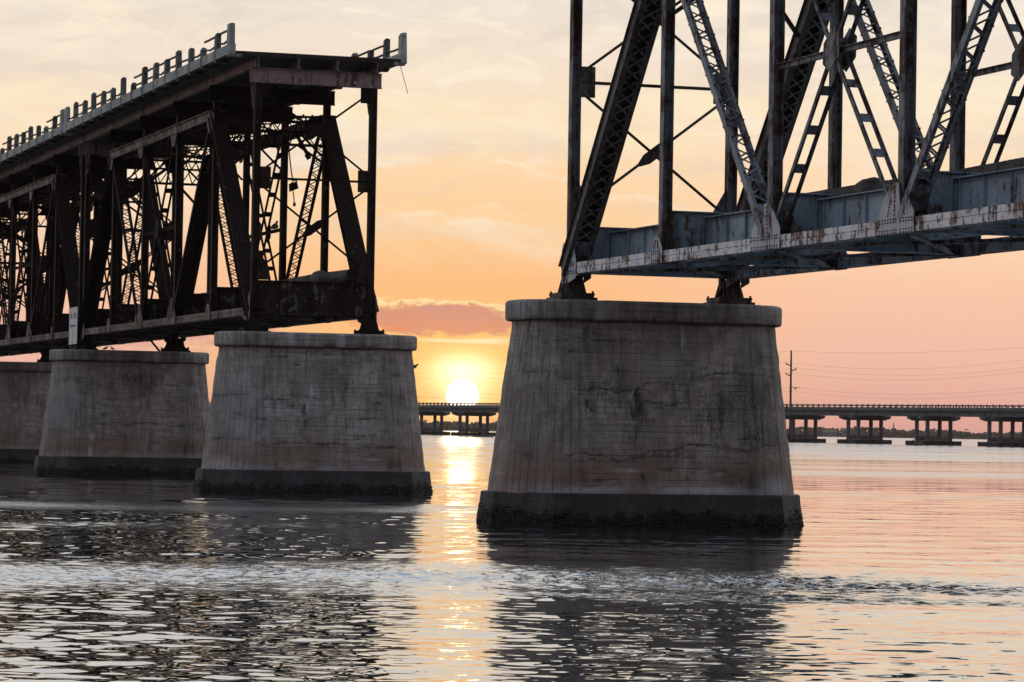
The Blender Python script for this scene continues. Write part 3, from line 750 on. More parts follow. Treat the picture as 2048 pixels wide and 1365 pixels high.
def h_post(x, y, z0, z1, hu=.16, hv=.125):
    m = MB()
    m.box(x - hu, x + hu, y - hv - .018, y - hv, z0, z1)
    m.box(x - hu, x + hu, y + hv, y + hv + .018, z0, z1)
    m.box(x - .012, x + .012, y - hv, y + hv, z0, z1)
    for s in (-1, 1):           # flange angles against the web
        m.box(x + .012, x + .10, y + s * (hv - .012) - .010, y + s * (hv - .012) + .010, z0, z1)
        m.box(x - .10, x - .012, y + s * (hv - .012) - .010, y + s * (hv - .012) + .010, z0, z1)
    return m

def i_beam(F, t0, t1, h0, h1, hw, tw=.012, tf=.03):
    """web in the a-n plane, flanges across s"""
    m = MB()
    m.fb(F, t0, t1, -tw, tw, h0 + tf, h1 - tf)
    m.fb(F, t0, t1, -hw, hw, h0, h0 + tf)
    m.fb(F, t0, t1, -hw, hw, h1 - tf, h1)
    m.fb(F, t0, t1, -tw - .018, tw + .018, h1 - tf - .11, h1 - tf)
    m.fb(F, t0, t1, -tw - .018, tw + .018, h0 + tf, h0 + tf + .11)
    return m

def build_span(mt, label, u0, near_detail=False, rails=True, seed=3, group=None, sag=True):
    rng = random.Random(seed)
    root = empty('truss_span', BW(u0, 0, 0), BROT)
    tag(root, label, 'truss bridge', group)
    L = SPAN
    nodes = [k * PAN for k in range(6)]
    for side, y in ((-1, 0.0), (1, WID)):
        near = side < 0
        # posts
        for k, x in enumerate(nodes):
            o = h_post(x, y, ZB0 + .02, 17.2).build('post', mt['post'], root)
            if near_detail:
                rv = MB()
                for i in range(int((17.1 - 7.9) / .16)):
                    z = 7.9 + i * .16
                    rv.rivet((x + .013, y - .085, z), (1, 0, 0), .016, .012)
                    rv.rivet((x + .013, y + .085, z), (1, 0, 0), .016, .012)
                tag(rv.build('rivets', mt['rivet'], o), kind='stuff')
            if not near or k in (0, 5): pass
        # inclined end posts, cover plate on the upper side, double lacing below
        for x0, x1, fl in ((0, PAN, 1), (L, L - PAN, -1)):
            F = Fr((x0, y, ZC), (x1, y, ZT), flip=fl)
            m = MB()
            for s in (-1, 1):
                m.fb(F, -.1, F.L + .1, s * .27 - .014, s * .27 + .014, -.24, .24)
                m.fb(F, -.1, F.L + .1, min(s * .285, s * .37), max(s * .285, s * .37), -.24, -.222)
                m.fb(F, -.1, F.L + .1, min(s * .19, s * .255), max(s * .19, s * .255), -.24, -.222)
            m.fb(F, -.1, F.L + .1, -.36, .36, .242, .262)
            o = m.build('end_post', mt['endpost'], root)
            lc = MB()
            lacing(lc, F, 1.3, F.L - .6, .24, -.25, .42, .055, .012, True)
            lc.fb(F, .15, 1.25, -.25, .25, -.262, -.248)
            lc.build('lacing', mt['lace2'], o)
            if near_detail:
                rv = MB()
                for i in range(60):
                    for s in (-.335, -.222, .222, .335):
                        rv.rivet(F.p(.3 + i * .19, s, -.242), -F.n, .015, .012)
                tag(rv.build('rivets', mt['rivet'], o), kind='stuff')
        # top chord
        F = Fr((PAN - .3, y, ZT), (L - PAN + .3, y, ZT))
        m = MB()
        for s in (-1, 1):
            m.fb(F, 0, F.L, s * .25 - .014, s * .25 + .014, -.22, .20)
            m.fb(F, 0, F.L, min(s * .268, s * .35), max(s * .268, s * .35), -.22, -.20)
            m.fb(F, 0, F.L, min(s * .268, s * .35), max(s * .268, s * .35), .17, .198)
        m.fb(F, 0, F.L, -.36, .36, .202, .222)
        o = m.build('top_chord', mt['top'], root)
        lc = MB(); lacing(lc, F, .3, F.L - .3, .24, -.228, .45, .07, .012, False); lc.build('lacing', mt['lace2'], o)
        # bottom chord: two angle strips outside and inside, tie plates between
        m = MB()
        for s in (-1, 1):
            yo = y + s * .20
            m.box(.35, L - .35, yo - .010, yo + .010, 7.605, ZB1)
            m.box(.35, L - .35, min(yo, yo - s * .10), max(yo, yo - s * .10), ZB1 - .018, ZB1 + .001)
            m.box(.35, L - .35, min(yo - s * .012, yo - s * .030), max(yo - s * .012, yo - s * .030), 7.44, 7.70)
            if not (near and s < 0):
                m.box(.35, L - .35, yo - .010, yo + .010, ZB0, 7.575)
            m.box(.35, L - .35, min(yo, yo - s * .10), max(yo, yo - s * .10), ZB0 - .002, ZB0 + .016)
        for i in range(24):
            x = .9 + i * 1.6
            m.box(x, x + .35, y - .10, y + .10, ZB0 + .0, ZB0 + .014)
        o = m.build('bottom_chord', mt['chord'], root)
        if near:
            # lower strip: separate tie plates with open joints
            xs = []
            for k in range(5):
                a, b = nodes[k] + .95, nodes[k + 1] - .95
                q = 6
                for i in range(q):
                    xs.append((a + (b - a) * i / q, a + (b - a) * (i + 1) / q))
            me0 = None
            for (a, b) in xs:
                if me0 is None:
                    w_ = b - a - .022
                    p0 = MB().box(0, w_, -.013, .013, 0, .148).build('chord_plate', mt['chord'], o)
                    me0 = p0.data
                else:
                    p0 = bpy.data.objects.new('chord_plate', me0); COL.objects.link(p0); p0.parent = o
                p0.location = (a + .011, y - .20 + rng.uniform(-.002, .002), ZB0 + rng.uniform(0, .004))
                p0.rotation_euler = (rng.uniform(-.03, .03), rng.uniform(-.001, .001), 0)
        # laced diagonals
        for (xa, xb) in ((nodes[1], nodes[2]), (nodes[4], nodes[3])):
            F = Fr((xa, y, ZT), (xb, y, ZC))
            m = MB()
            for s in (-1, 1):
                m.fb(F, .2, F.L - .2, s * .25 - .012, s * .25 + .012, -.11, .11)
                for nn in (-1, 1):
                    m.fb(F, .2, F.L - .2, min(s * .235, s * .165), max(s * .235, s * .165), nn * .10 - .010, nn * .10 + .010)
            o = m.build('diagonal', mt['diag'], root)
            lc = MB()
            for nn in (-1, 1): lacing(lc, F, .9, F.L - 1.3, .235, nn * .118, .33, .05, .012)
            for nn in (-1, 1): lc.fb(F, F.L - 1.28, F.L - .55, -.235, .235, nn * .118 - .006, nn * .118 + .006)
            lc.build('lacing', mt['lace'], o)
            if near_detail:
                rv = MB()
                for i in range(int((F.L - 2.0) / .66)):
                    for nn in (-1, 1):
                        for s in (-1, 1):
                            rv.rivet(F.p(.9 + i * .66, s * .235, nn * .124), F.n * nn, .032, .05)
                tag(rv.build('rivets', mt['rivet'], o), kind='stuff')
        # light crossed counters of the middle panel, battened
        xa, xb = nodes[2], nodes[3]
        for (pa, pb, off) in (((xa, ZC), (xb, ZT), -.02), ((xa, ZT), (xb, ZC), .02)):
            F = Fr((pa[0], y, pa[1]), (pb[0], y, pb[1]))
            m = MB()
            for s in (-1, 1):
                m.fb(F, .25, F.L - .25, s * .15 - .045, s * .15 + .045, off - .008, off + .008)
                m.fb(F, .25, F.L - .25, s * .19 - .008, s * .19 + .008, off - .06, off + .06)
            o = m.build('counter_brace', mt['counter'], root)
            for i in range(1, 10):
                tt = F.L * i / 10
                if abs(tt - F.L / 2) < .5: continue
                MB().fb(F, tt - .14, tt + .14, -.14, .14, off + .009, off + .018).build('batten_plate', mt['diag'], o)
        MB().bar((xa + .17, y, 12.02), (xb - .17, y, 12.02), .12, .10).bar((xa + .17, y - .06, 12.09), (xb - .17, y - .06, 12.09), .02, .12).build('panel_strut', mt['counter'], root)
        xm = (xa + xb) / 2
        for dy in (-.22, .22):
            MB().prism([(xm - .5, y + dy, 11.75), (xm - .10, y + dy, 11.55), (xm + .45, y + dy, 11.85), (xm + .5, y + dy, 12.35), (xm + .08, y + dy, 12.6), (xm - .45, y + dy, 12.25)], (0, .02, 0)).build('centre_gusset', mt['counter'], root)
        # gussets at the bottom nodes
        for k, x in enumerate(nodes):
            outer = y + side * .232
            inner = y - side * .232
            if k in (0, 5):
                e = 1 if k == 0 else -1
                shp = [[(-.28, -.42), (.30, -.42), (.22, .35), (-.12, .80), (-.28, .55)], [(.36, -.42), (1.02, -.30), (1.02, .22), (.62, .95), (.36, .30)]]
                shp = [[(e * a, b) for a, b in s] for s in shp]
            else:
                d = 1 if k in (3, 4) else -1      # heavy diagonal leaves on this side
                shp = [[(d * .20, -.18), (d * .95, -.18), (d * .95, .28), (d * .55, .72), (d * .20, .20)],
                       [(d * .18, -.18), (-d * .92, -.18), (-d * .95, .35), (-d * .55, .75), (-d * .12, 1.02), (d * .10, .98), (d * .18, .55)]]
                if k in (1, 4): shp = [[(-.42, -.18), (.42, -.18), (.42, .22), (.16, .55), (-.16, .55), (-.42, .22)]]
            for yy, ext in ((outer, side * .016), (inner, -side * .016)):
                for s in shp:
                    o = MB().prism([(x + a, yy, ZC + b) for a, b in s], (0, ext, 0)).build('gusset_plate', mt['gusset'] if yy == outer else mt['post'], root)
                    if near_detail and near and yy == outer:
                        rv = MB()
                        xsn = [a for a, b in s]; x_lo, x_hi = min(xsn), max(xsn)
                        for r_ in range(2):
                            for zz in (-.11, .14):
                                q = int((x_hi - x_lo - .1) / .15)
                                for i in range(q + 1):
                                    rv.rivet((x + x_lo + .06 + i * .15, yy + ext, ZC + zz - .05 + r_ * .07), (0, side, 0), .027, .02)
                        ax_ = [(a, b) for a, b in s if b > .5]
                        for (a, b) in ax_[:2]:
                            for i in range(7):
                                rv.rivet((x + a * (.82 - .05 * i), yy + ext, ZC + .25 + (b - .32) * i / 6.5), (0, side, 0), .027, .02)
                        tag(rv.build('rivets', mt['rivet'], o), kind='stuff')
        # top node gussets
        for k in (1, 2, 3, 4):
            x = nodes[k]
            MB().prism([(x - .8, y - .30, ZT - .1), (x - .3, y - .30, ZT - .75), (x + .3, y - .30, ZT - .75), (x + .8, y - .30, ZT - .1), (x + .5, y - .30, ZT + .16), (x - .5, y - .30, ZT + .16)], (0, .018, 0)).build('gusset_plate', mt['top'], root)
        # bearings
        for x in (0.0, L):
            b = empty('bearing'); b.parent = root
            m = MB().box(x - .62, x + .62, y - .60, y + .60, 6.652, 6.735)
            m.box(x - .54, x + .54, y - .52, y + .52, 6.737, 6.87)
            m.build('base_plate', mt['bearing'], b)
            m = MB()
            for s in (-.24, .20):
                m.prism([(x - .42, y + s, 6.872), (x + .42, y + s, 6.872), (x + .22, y + s, 7.40), (x - .22, y + s, 7.40)], (0, .04, 0))
            m.prism([(x - .02, y - .46, 6.872), (x - .02, y + .46, 6.872), (x - .02, y + .24, 7.22), (x - .02, y - .24, 7.22)], (.04, 0, 0))
            m.prism([(x - .36, y - .34, 6.872), (x - .36, y + .34, 6.872), (x - .24, y + .26, 7.30), (x - .24, y - .26, 7.30)], (.03, 0, 0))
            m.prism([(x + .33, y - .34, 6.872), (x + .33, y + .34, 6.872), (x + .21, y + .26, 7.30), (x + .21, y - .26, 7.30)], (.03, 0, 0))
            m.tube([(x, y - .30, 7.30), (x, y + .30, 7.30)], .11, 12)
            m.build('shoe', mt['bearing'], b)
            for dx in (-.52, .52):
                for dy in (-.48, .48):
                    MB().tube([(x + dx, y + dy, 6.735), (x + dx, y + dy, 6.93)], .035, 6).tube([(x + dx, y + dy, 6.80), (x + dx, y + dy, 6.86)], .065, 6).build('anchor_bolt', mt['bearing'], b)
    # floor system
    vs = (1.27, WID - 1.27)
    for k, x in enumerate(nodes):
        F = Fr((x, .15, 0), (x, WID - .15, 0), (1, 0, 0))
        up = 1 if F.n.z > 0 else -1
        F.n = Vector((0, 0, 1))
        m = i_beam(F, 0, F.L, 7.46, FBT, .16)
        for v in (.35, vs[0] - .15, vs[0] + .15, 2.5, vs[1] - .15, vs[1] + .15, 4.4):
            for s in (-1, 1):
                m.box(x + min(s * .013, s * .11), x + max(s * .013, s * .11), .15 + v - .16, .15 + v - .144, 7.49, FBT - .03)
        o = m.build('floor_beam', mt['plate'], root)
        if near_detail:
            rv = MB()
            for i in range(46):
                y = .2 + i * .1
                rv.rivet((x + .032, y, FBT - .065), (1, 0, 0), .018, .014)
                rv.rivet((x + .032, y + .05, FBT - .11), (1, 0, 0), .018, .014)
            for i in range(13):
                for y in (.30, .42, vs[0] - .12, vs[0] + .12):
                    rv.rivet((x + .013, y, 7.55 + i * .09), (1, 0, 0), .018, .014)
            tag(rv.build('rivets', mt['rivet'], o), kind='stuff')
    for k in range(5):
        for v in vs:
            F = Fr((nodes[k] + .02, v, 0), (nodes[k + 1] - .02, v, 0))
            F.n = Vector((0, 0, 1))
            m = i_beam(F, 0, F.L, 7.72, 8.74, .15)
            for t_ in (.06, .30, 1.55, 2.9, 4.6, 6.2, F.L - .3, F.L - .06):
                for s in (-1, 1):
                    m.fb(F, t_, t_ + .016, min(s * .013, s * .10), max(s * .013, s * .10), 7.75, 8.71)
                    m.fb(F, t_ - .05, t_, min(s * .013, s * .028), max(s * .013, s * .028), 7.75, 8.71)
            o = m.build('stringer', mt['plate'], root)
            if near_detail and v == vs[0]:
                rv = MB()
                for i in range(74):
                    rv.rivet(F.p(.1 + i * .104, -.032, 8.74 - .062), (0, -1, 0), .018, .014)
                    rv.rivet(F.p(.15 + i * .104, -.032, 8.74 - .108), (0, -1, 0), .018, .014)
                for t_ in (.12, .22, 1.50):
                    for i in range(10):
                        rv.rivet(F.p(t_, -.03, 7.8 + i * .09), (0, -1, 0), .018, .014)
                tag(rv.build('rivets', mt['rivet'], o), kind='stuff')
        # bottom laterals and stringer cross braces
        for (ya, yb, zz) in ((.2, WID - .2, 7.455), (WID - .2, .2, 7.437)):
            m = MB().bar((nodes[k] + .3, ya, zz), (nodes[k + 1] - .3, yb, zz), .16, .012, (0, 1, 0))
            m.bar((nodes[k] + .3, ya, zz + .05), (nodes[k + 1] - .3, yb, zz + .05), .014, .09, (0, 1, 0))
            m.build('lateral_brace', mt['post'], root)
        for t_ in (2.6, 5.2):
            MB().bar((nodes[k] + t_, vs[0], 7.8), (nodes[k] + t_, vs[1], 8.6), .08, .08).bar((nodes[k] + t_ + .1, vs[1], 7.8), (nodes[k] + t_ + .1, vs[0], 8.6), .08, .08).build('cross_brace', mt['brace'], root)
            MB().box(nodes[k] + t_ - .6, nodes[k] + t_ + .6, .2, 1.15, 7.56, 7.575).build('tie_plate', mt['plate'], root)
    # top laterals, lattice struts, portals
    for k in (1, 2, 3, 4):
        x = nodes[k]
        m = MB()
        F = Fr((x, .25, 16.35), (x, WID - .25, 16.35), (0, 0, 1))
        for zz in (.28, -.42):
            m.bar(F.p(0, zz, 0), F.p(F.L, zz, 0), .10, .10)
        lacing(m, F, 0, F.L, .40, -.04, .42, .05, .012, True)
        m.build('top_strut', mt['brace'], root)
        if k < 4:
            for (ya, yb, zz) in ((.25, WID - .25, 16.62), (WID - .25, .25, 16.50)):
                F = Fr((x + .2, ya, zz), (x + PAN - .2, yb, zz), (0, 0, 1))
                m = MB()
                for dz in (-.09, .09): m.fb(F, 0, F.L, dz - .03, dz + .03, -.06, .06)
                lacing(m, F, .2, F.L - .2, .09, .07, .25, .04, .01)
                m.build('top_lateral', mt['brace'], root)
        for ysd, d in ((.2, 1), (WID - .2, -1)):
            MB().bar((x, ysd, 14.9), (x, ysd + d * 1.1, 15.95), .09, .09).build('knee_brace', mt['brace'], root)
    for (x0, x1) in ((0, PAN), (L, L - PAN)):
        A_ = Vector((x0, 0, ZC)); B_ = Vector((x1, 0, ZT)); ax = (B_ - A_)
        pt, pb = A_ + ax * .985, A_ + ax * .86
        m = MB()
        for q in (pt, pb):
            m.bar((q.x, .25, q.z), (q.x, WID - .25, q.z), .12, .12)
        F = Fr(((pt.x + pb.x) / 2, .25, (pt.z + pb.z) / 2), ((pt.x + pb.x) / 2, WID - .25, (pt.z + pb.z) / 2), ax.normalized())
        lacing(m, F, 0, F.L, (pt - pb).length / 2 - .03, 0, .55, .06, .014, True)
        m.build('portal_brace', mt['brace'], root)
        kb = A_ + ax * .74
        for ysd, d in ((.3, 1), (WID - .3, -1)):
            MB().bar((kb.x, ysd, kb.z), (pb.x, ysd + d * 1.3, pb.z), .10, .10).build('knee_brace', mt['brace'], root)
    # cross-braced end frames below the deck
    for x, e in ((0, 1), (L, -1)):
        y0, y1 = .14, WID - .14
        xx = x
        for (za, zb) in ((9.35, 12.95), (13.45, 17.0)):
            for (ya, yb, dx) in ((y0, y1, .012), (y1, y0, -.012)):
                m = MB().bar((xx + dx, ya, za), (xx + dx, yb, zb), .085, .022, (0, 0, 1)).bar((xx + dx + .045, ya, za), (xx + dx + .045, yb, zb), .016, .08, (0, 0, 1))
                m.build('sway_brace', mt['brace'], root)
            cm = ((y0 + y1) / 2, (za + zb) / 2)
            dd = Vector((0, y1 - y0, (zb - za))).normalized(); nn = Vector((0, -dd.z, dd.y))
            c = Vector((xx + .07, cm[0], cm[1]))
            MB().prism([c + dd * a + nn * b for a, b in ((-.62, -.05), (-.3, -.17), (.3, -.17), (.62, -.05), (.62, .05), (.3, .17), (-.3, .17), (-.62, .05))], (.016, 0, 0)).build('sway_gusset', mt['brace'], root)
        MB().bar((xx, y0, 13.2), (xx, y1, 13.2), .09, .09).build('sway_strut', mt['brace'], root)
        for (ya, sg) in ((.145, 1), (WID - .145, -1)):
            MB().box(xx + .02, xx + .036, min(ya, ya + sg * .48), max(ya, ya + sg * .48), 12.75, 13.68).build('sway_gusset', mt['post'], root)
            MB().box(xx + .02, xx + .036, min(ya, ya + sg * .42), max(ya, ya + sg * .42), 16.55, 17.19).build('sway_gusset', mt['brace'], root)
            MB().prism([(xx + .02, ya, 8.9), (xx + .02, ya + sg * .5, 8.9), (xx + .02, ya + sg * .42, 9.5), (xx + .02, ya, 10.2)], (.016, 0, 0)).build('sway_gusset', mt['post'], root)
        for ya in (0, WID):
            MB().bar((x + e * .16, ya - .1, 16.1), (x + e * 1.0, ya - .1, 17.75), .12, .05, (0, 1, 0)).build('deck_knee', mt['top'], root)
    # deck: cross beams, girders, slab, kerbs and rail
    for k, x in enumerate(nodes):
        F = Fr((x, -.35, 0), (x, WID + .35, 0), (1, 0, 0)); F.n = Vector((0, 0, 1))
        m = i_beam(F, 0, F.L, 17.205, 17.845, .13, .014, .025)
        m.build('deck_beam', mt['girder'] if k in (0, 5) else mt['brace'], root)
    for i, v in enumerate((-.08, 1.68, 3.37, WID + .08)):
        for k in range(5):
            a = nodes[k] + (.10 if k else -.55); b = nodes[k + 1] - (.10 if k < 4 else -.38)
            F = Fr((a, v, 0), (b, v, 0)); F.n = Vector((0, 0, 1))
            m = i_beam(F, 0, F.L, 17.86, 18.265, .11, .012, .022)
            if i in (0, 3):
                sg = -1 if i == 0 else 1
                m.box(a + .01, b - .01, v + sg * .105 - .012, v + sg * .105 + .012, 17.875, 18.25)
            m.build('deck_girder', mt['girder'], root)
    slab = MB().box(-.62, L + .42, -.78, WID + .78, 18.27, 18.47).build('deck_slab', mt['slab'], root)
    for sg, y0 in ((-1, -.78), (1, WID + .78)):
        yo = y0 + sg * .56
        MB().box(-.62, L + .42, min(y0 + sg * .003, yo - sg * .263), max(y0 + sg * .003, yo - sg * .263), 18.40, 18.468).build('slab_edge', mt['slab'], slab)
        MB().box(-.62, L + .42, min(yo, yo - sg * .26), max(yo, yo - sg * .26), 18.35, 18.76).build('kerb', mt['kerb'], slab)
        if not rails: continue
        npost = 16
        for i in range(npost):
            x = .12 + i * (L - .0) / (npost - 1)
            wide = i in (0, npost - 1)
            hw = .28 if wide else rng.uniform(.16, .20)
            top = (19.62 if wide else rng.choice((19.66, 19.6, 19.48, 19.64, 19.56, 19.40)))
            if not wide and sg < 0 and rng.random() < .07: top = 19.15
            a, b = min(yo + sg * .012, yo - sg * .23), max(yo + sg * .012, yo - sg * .23)
            m = MB()
            # chipped, slightly tapering head
            tx, ty = rng.choice((-.02, .0, .03, -.05, .06, .13, -.12)), rng.uniform(-.02, .02)
            m.hexa([(x - hw, a, 18.30), (x + hw, a, 18.30), (x + hw, b, 18.30), (x - hw, b, 18.30),
                    (x - hw + .02 + tx, a + .01, top - rng.uniform(0, .1)), (x + hw - .02 + tx, a + .01, top - rng.uniform(0, .06)), (x + hw - .02 + tx, b - .01, top), (x - hw + .02 + tx, b - .01, top - rng.uniform(0, .05))])
            m.hexa([(x - hw + .03, a + .03, top - .12), (x + hw - .03, a + .03, top - .12), (x + hw - .03, b - .03, top - .12), (x - hw + .03, b - .03, top - .12),
                    (x - hw + .06 + tx, a + .05, top + .01), (x + hw - .06 + tx, a + .05, top + rng.uniform(0, .05)), (x + hw - .06 + tx, b - .05, top + .03), (x - hw + .06 + tx, b - .05, top + .02)])
            # bracket under the kerb
            ib = y0 - sg * .02
            m.box(x - .20, x + .20, min(yo - sg * .03, ib), max(yo - sg * .03, ib), 18.235, 18.44)
            m.build('rail_post', M_POSTC if not wide else mt['kerb'], slab)
            if i < npost - 1:
                xb = .12 + (i + 1) * L / (npost - 1)
                for zr in (19.02, 19.42):
                    if rng.random() < (.08 if zr < 19.1 else .42): continue
                    yr = yo - sg * .12
                    MB().tube([(x + .08, yr, zr + rng.uniform(-.03, .03)), ((x + xb) / 2, yr, zr - rng.choice((0, .01, .03, .10))), (xb - .08, yr, zr + rng.uniform(-.04, .02))], .05, 6).build('rail', M_RAIL, slab)
    return root

build_span(MATS_R, 'blue-grey riveted steel truss span on the nearest pier, running off to the right', 0.0, near_detail=True, rails=False, seed=11)
GL = 'rusted spans of the old bridge'
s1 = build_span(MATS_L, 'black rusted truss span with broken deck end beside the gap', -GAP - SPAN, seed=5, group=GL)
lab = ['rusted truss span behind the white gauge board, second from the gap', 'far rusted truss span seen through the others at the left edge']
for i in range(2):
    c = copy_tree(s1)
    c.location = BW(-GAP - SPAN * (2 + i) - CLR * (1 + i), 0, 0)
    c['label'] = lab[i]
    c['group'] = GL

# ------------------------------------------------------------------ broken bits hanging in the open end of the rusted span
def hang(name, u0, parts, label, cat):
    e = empty(name, BW(u0, 0, 0), BROT)
    tag(e, label, cat)
    for nm, mb, mat in parts: mb.build(nm, mat, e)
    return e
r_ = random.Random(4)
m = MB()
F = Fr((0, 3.55, 16.0), (.2, 4.25, 14.75), (1, 0, 0))
m.fb(F, 0, F.L, -.06, .06, -.07, .07).fb(F, F.L - .25, F.L, -.10, .12, -.04, .12)
hang('hanging_brace', -GAP - PAN, [('bar', m, M_L_RUST)], 'torn brace hanging from the underside of the broken rusted span', 'broken brace')
m1 = MB().tube([(0, 3.3, 15.9), (.05, 3.33, 15.0), (.1, 3.42, 14.2), (.05, 3.50, 13.85)], .03, 6)
m2 = MB().bar((0, 3.15, 13.8), (0, 3.75, 13.75), .05, .05).bar((0, 3.62, 13.8), (0, 3.40, 13.55), .04, .04)
m3 = MB().prism([(-.2, 3.42, 13.25), (-.2, 3.78, 13.40), (-.2, 3.70, 13.72), (-.2, 3.40, 13.60)], (.3, 0, 0))
m4 = MB().tube([(0, 3.55, 13.3), (0, 3.60, 12.95), (0, 3.62, 12.75)], .025, 6).box(-.04, .04, 3.57, 3.68, 12.6, 12.76)
hang('hanging_lamp_box', -GAP - PAN, [('cable', m1, M_L_RUST), ('arm', m2, M_L_RUST), ('box', m3, M_L_RUST), ('tail', m4, M_L_RUST)], 'broken light box dangling on a cable inside the rusted span', 'light box')
pts = [(0, 6.05, 18.35), (.1, 6.2, 17.8), (.15, 6.42, 17.0)]
hang('hanging_wire', -40.8, [('wire', MB().tube(pts, .014, 5), M_WIRE)], 'thin wire hanging off the far corner of the broken deck', 'wire')
m = MB().bar((-.0, 3.35, 7.35), (.35, 4.35, 6.1), .11, .07)
hang('fallen_brace', -79.75, [('bar', m, M_L_RUST)], 'dark steel bar hanging down over the cap of the mould-stained pier', 'broken brace')

# ------------------------------------------------------------------ water mains
def pipe(u0, u1, v, z, rad, label, bulges=()):
    e = empty('water_pipe', BW(u0, v, 0), BROT)
    tag(e, label, 'pipe', 'old water mains on the bridge floor')
    n_ = int((u1 - u0) / .075)
    pts, rr = [], []
    for i in range(n_ + 1):
        x = (u1 - u0) * i / n_
        pts.append((x, .015 * math.sin(x * .7), z + .02 * math.sin(x * .45)))
        rr.append(rad + (.016 if i % 2 else -.012) + .006 * math.sin(i * 1.7))
    m = MB().tube(pts, rr, 16, cap=True)
    m.build('barrel', M_PIPE, e, smooth=False)
    for b in bulges:
        x = b - u0
        MB().tube([(x - .55, 0, z), (x - .42, 0, z + .02), (x - .2, 0, z + .03), (x, 0, z + .04), (x + .2, 0, z + .03), (x + .42, 0, z + .02), (x + .55, 0, z)],
                  [rad + .02, rad + .09, rad + .12, rad + .10, rad + .13, rad + .09, rad + .02], 16).build('coupling', M_PIPE, e)
    for k in range(-12, 6):
        uu = (-GAP + k * PAN) if u0 < 0 else k * PAN
        if u0 < uu < u1:
            MB().box(uu - u0 - .14, uu - u0 + .14, -.22, .22, FBT + .002, z - rad * .8).build('saddle', M_L_RUST, e)
    # closed collar; its dark disc stands in for the shade inside an open mouth
    x = u1 - u0
    MB().tube([(x - .02, 0, z), (x + .05, 0, z)], [rad + .03, rad + .03], 16).tube([(x + .051, 0, z), (x + .06, 0, z)], [rad - .04, rad - .04], 16).build('collar_and_shade_disc', M_L_RUST, e)
pipe(-GAP - 38, -40.75, 4.17, 9.22, .25, 'wrapped water pipe ending open at the broken end of the rusted span', bulges=(-GAP - 5.2,))
pipe(6.0, 39.0, 4.2, 9.24, .26, 'weathered water pipe lying on the floor of the blue-grey span', bulges=(12.2,))

# ------------------------------------------------------------------ clearance gauge board beside the second pier
e = empty('gauge_board', BW(-81.15, -.52, 6.96), BROT)
tag(e, 'tall white painted clearance board hung beside the mould-stained pier', 'sign')
bw, bh = 1.2, 1.98
MB().prism([(-bw, 0, -.02), (bw - .06, 0, .0), (bw, 0, bh), (-bw, 0, bh)], (0, .04, 0)).build('panel', M_BOARD, e)
m = MB()
for (a, b, z0, z1) in ((-.85, -.62, 1.36, 1.66), (-.48, -.30, 1.38, 1.68), (.12, .30, 1.40, 1.66), (.45, .62, 1.36, 1.70), (.75, .88, 1.38, 1.66)):
    m.box(a, b, -.006, -.002, z0, z1)
m.build('faded_figures', M_INK, e)
MB().box(-.75, .85, -.006, -.002, .93, 1.03).box(-.75, -.62, -.0065, -.0025, .85, 1.08).build('level_mark', M_INK, e)
MB().box(-.02, .06, -.006, -.002, .06, .88).build('gauge_line', M_INK, e)
for dx in (-.05, .55):
    MB().tube([(dx, .03, bh - .02), (dx + .02, .05, bh + .45), (dx, .25, bh + 1.1)], .03, 6).build('hanger', M_L_RUST, e)
MB().tube([(-.35, .02, .02), (-.15, .2, -.15), (-.4, .25, -.28)], .05, 6).tube([(.1, .02, .02), (.0, .15, -.15)], .05, 6).build('foot_bracket', M_L_RUST, e)

# ------------------------------------------------------------------ birds
def bird(name, loc, rz, s, label, flying=False):
    e = empty(name, loc, rz)
    tag(e, label, 'bird', 'birds')
    body = MB().tube([(-.26, 0, .02), (-.18, 0, .05), (-.05, 0, .11), (.08, 0, .15), (.17, 0, .18), (.22, 0, .24), (.26, 0, .30), (.31, 0, .32), (.345, 0, .315)],
                     [.012, .05, .10, .105, .075, .045, .05, .045, .012], 10)
    e.scale = (s, s, s)
    body.build('body', M_BIRD, e, smooth=True)
    MB().tube([(.34, 0, .315), (.42, 0, .295)], [.016, .004], 6).build('beak', M_BIRD, e)
    MB().prism([(-.22, -.03, .05), (-.42, -.07, -.01), (-.42, .07, -.01), (-.22, .03, .05)], (0, 0, .015)).build('tail', M_BIRD, e)
    if flying:
        for sg in (-1, 1):
            MB().prism([(.10, sg * .05, .16), (.12, sg * .35, .27), (.0, sg * .75, .20), (-.08, sg * .40, .22), (-.10, sg * .05, .14)], (0, 0, .018)).build('wing', M_BIRD, e)
    else:
        for sg in (-1, 1):
            MB().prism([(.10, sg * .10, .18), (-.25, sg * .075, .05), (-.20, sg * .10, .02), (.06, sg * .115, .06)], (0, sg * .02, 0)).build('wing', M_BIRD, e)
            MB().tube([(.0, sg * .04, .05), (.02, sg * .04, -.03)], .012, 5).build('leg', M_BIRD, e)
def ray_pt(x, y, Yd):
    a, b = x - 1024, y - 682.5
    cr, sr = math.cos(ROLL), math.sin(ROLL)
    a, b = a * cr + b * sr, -a * sr + b * cr
    d = rt * (a / 6418.4) + fw - up * (b / 6418.4)
    return Vector((0, 0, CAM_H)) + d * (Yd / d.y)
bird('perched_bird', BW(-58.6, WID, 12.12), BROT + 2.6, 1.25, 'dark bird perched on a strut inside the rusted span')
bird('pier_bird', BW(U_C + 1.2, 1.0, 6.68), .4, .55, 'small bird standing on the mould-stained pier, the left of two')
bird('pier_bird', BW(U_C + 1.2, 1.4, 6.68), 2.4, .5, 'small bird standing on the mould-stained pier, the right of two')
bird('flying_bird', ray_pt(826, 739, 150), .2, .75, 'bird flying beside the right edge of the pier left of the sun', True)
bird('flying_bird', ray_pt(1591, 779, 500), 1.0, 1.1, 'tiny bird flying just right of the utility pole', True)
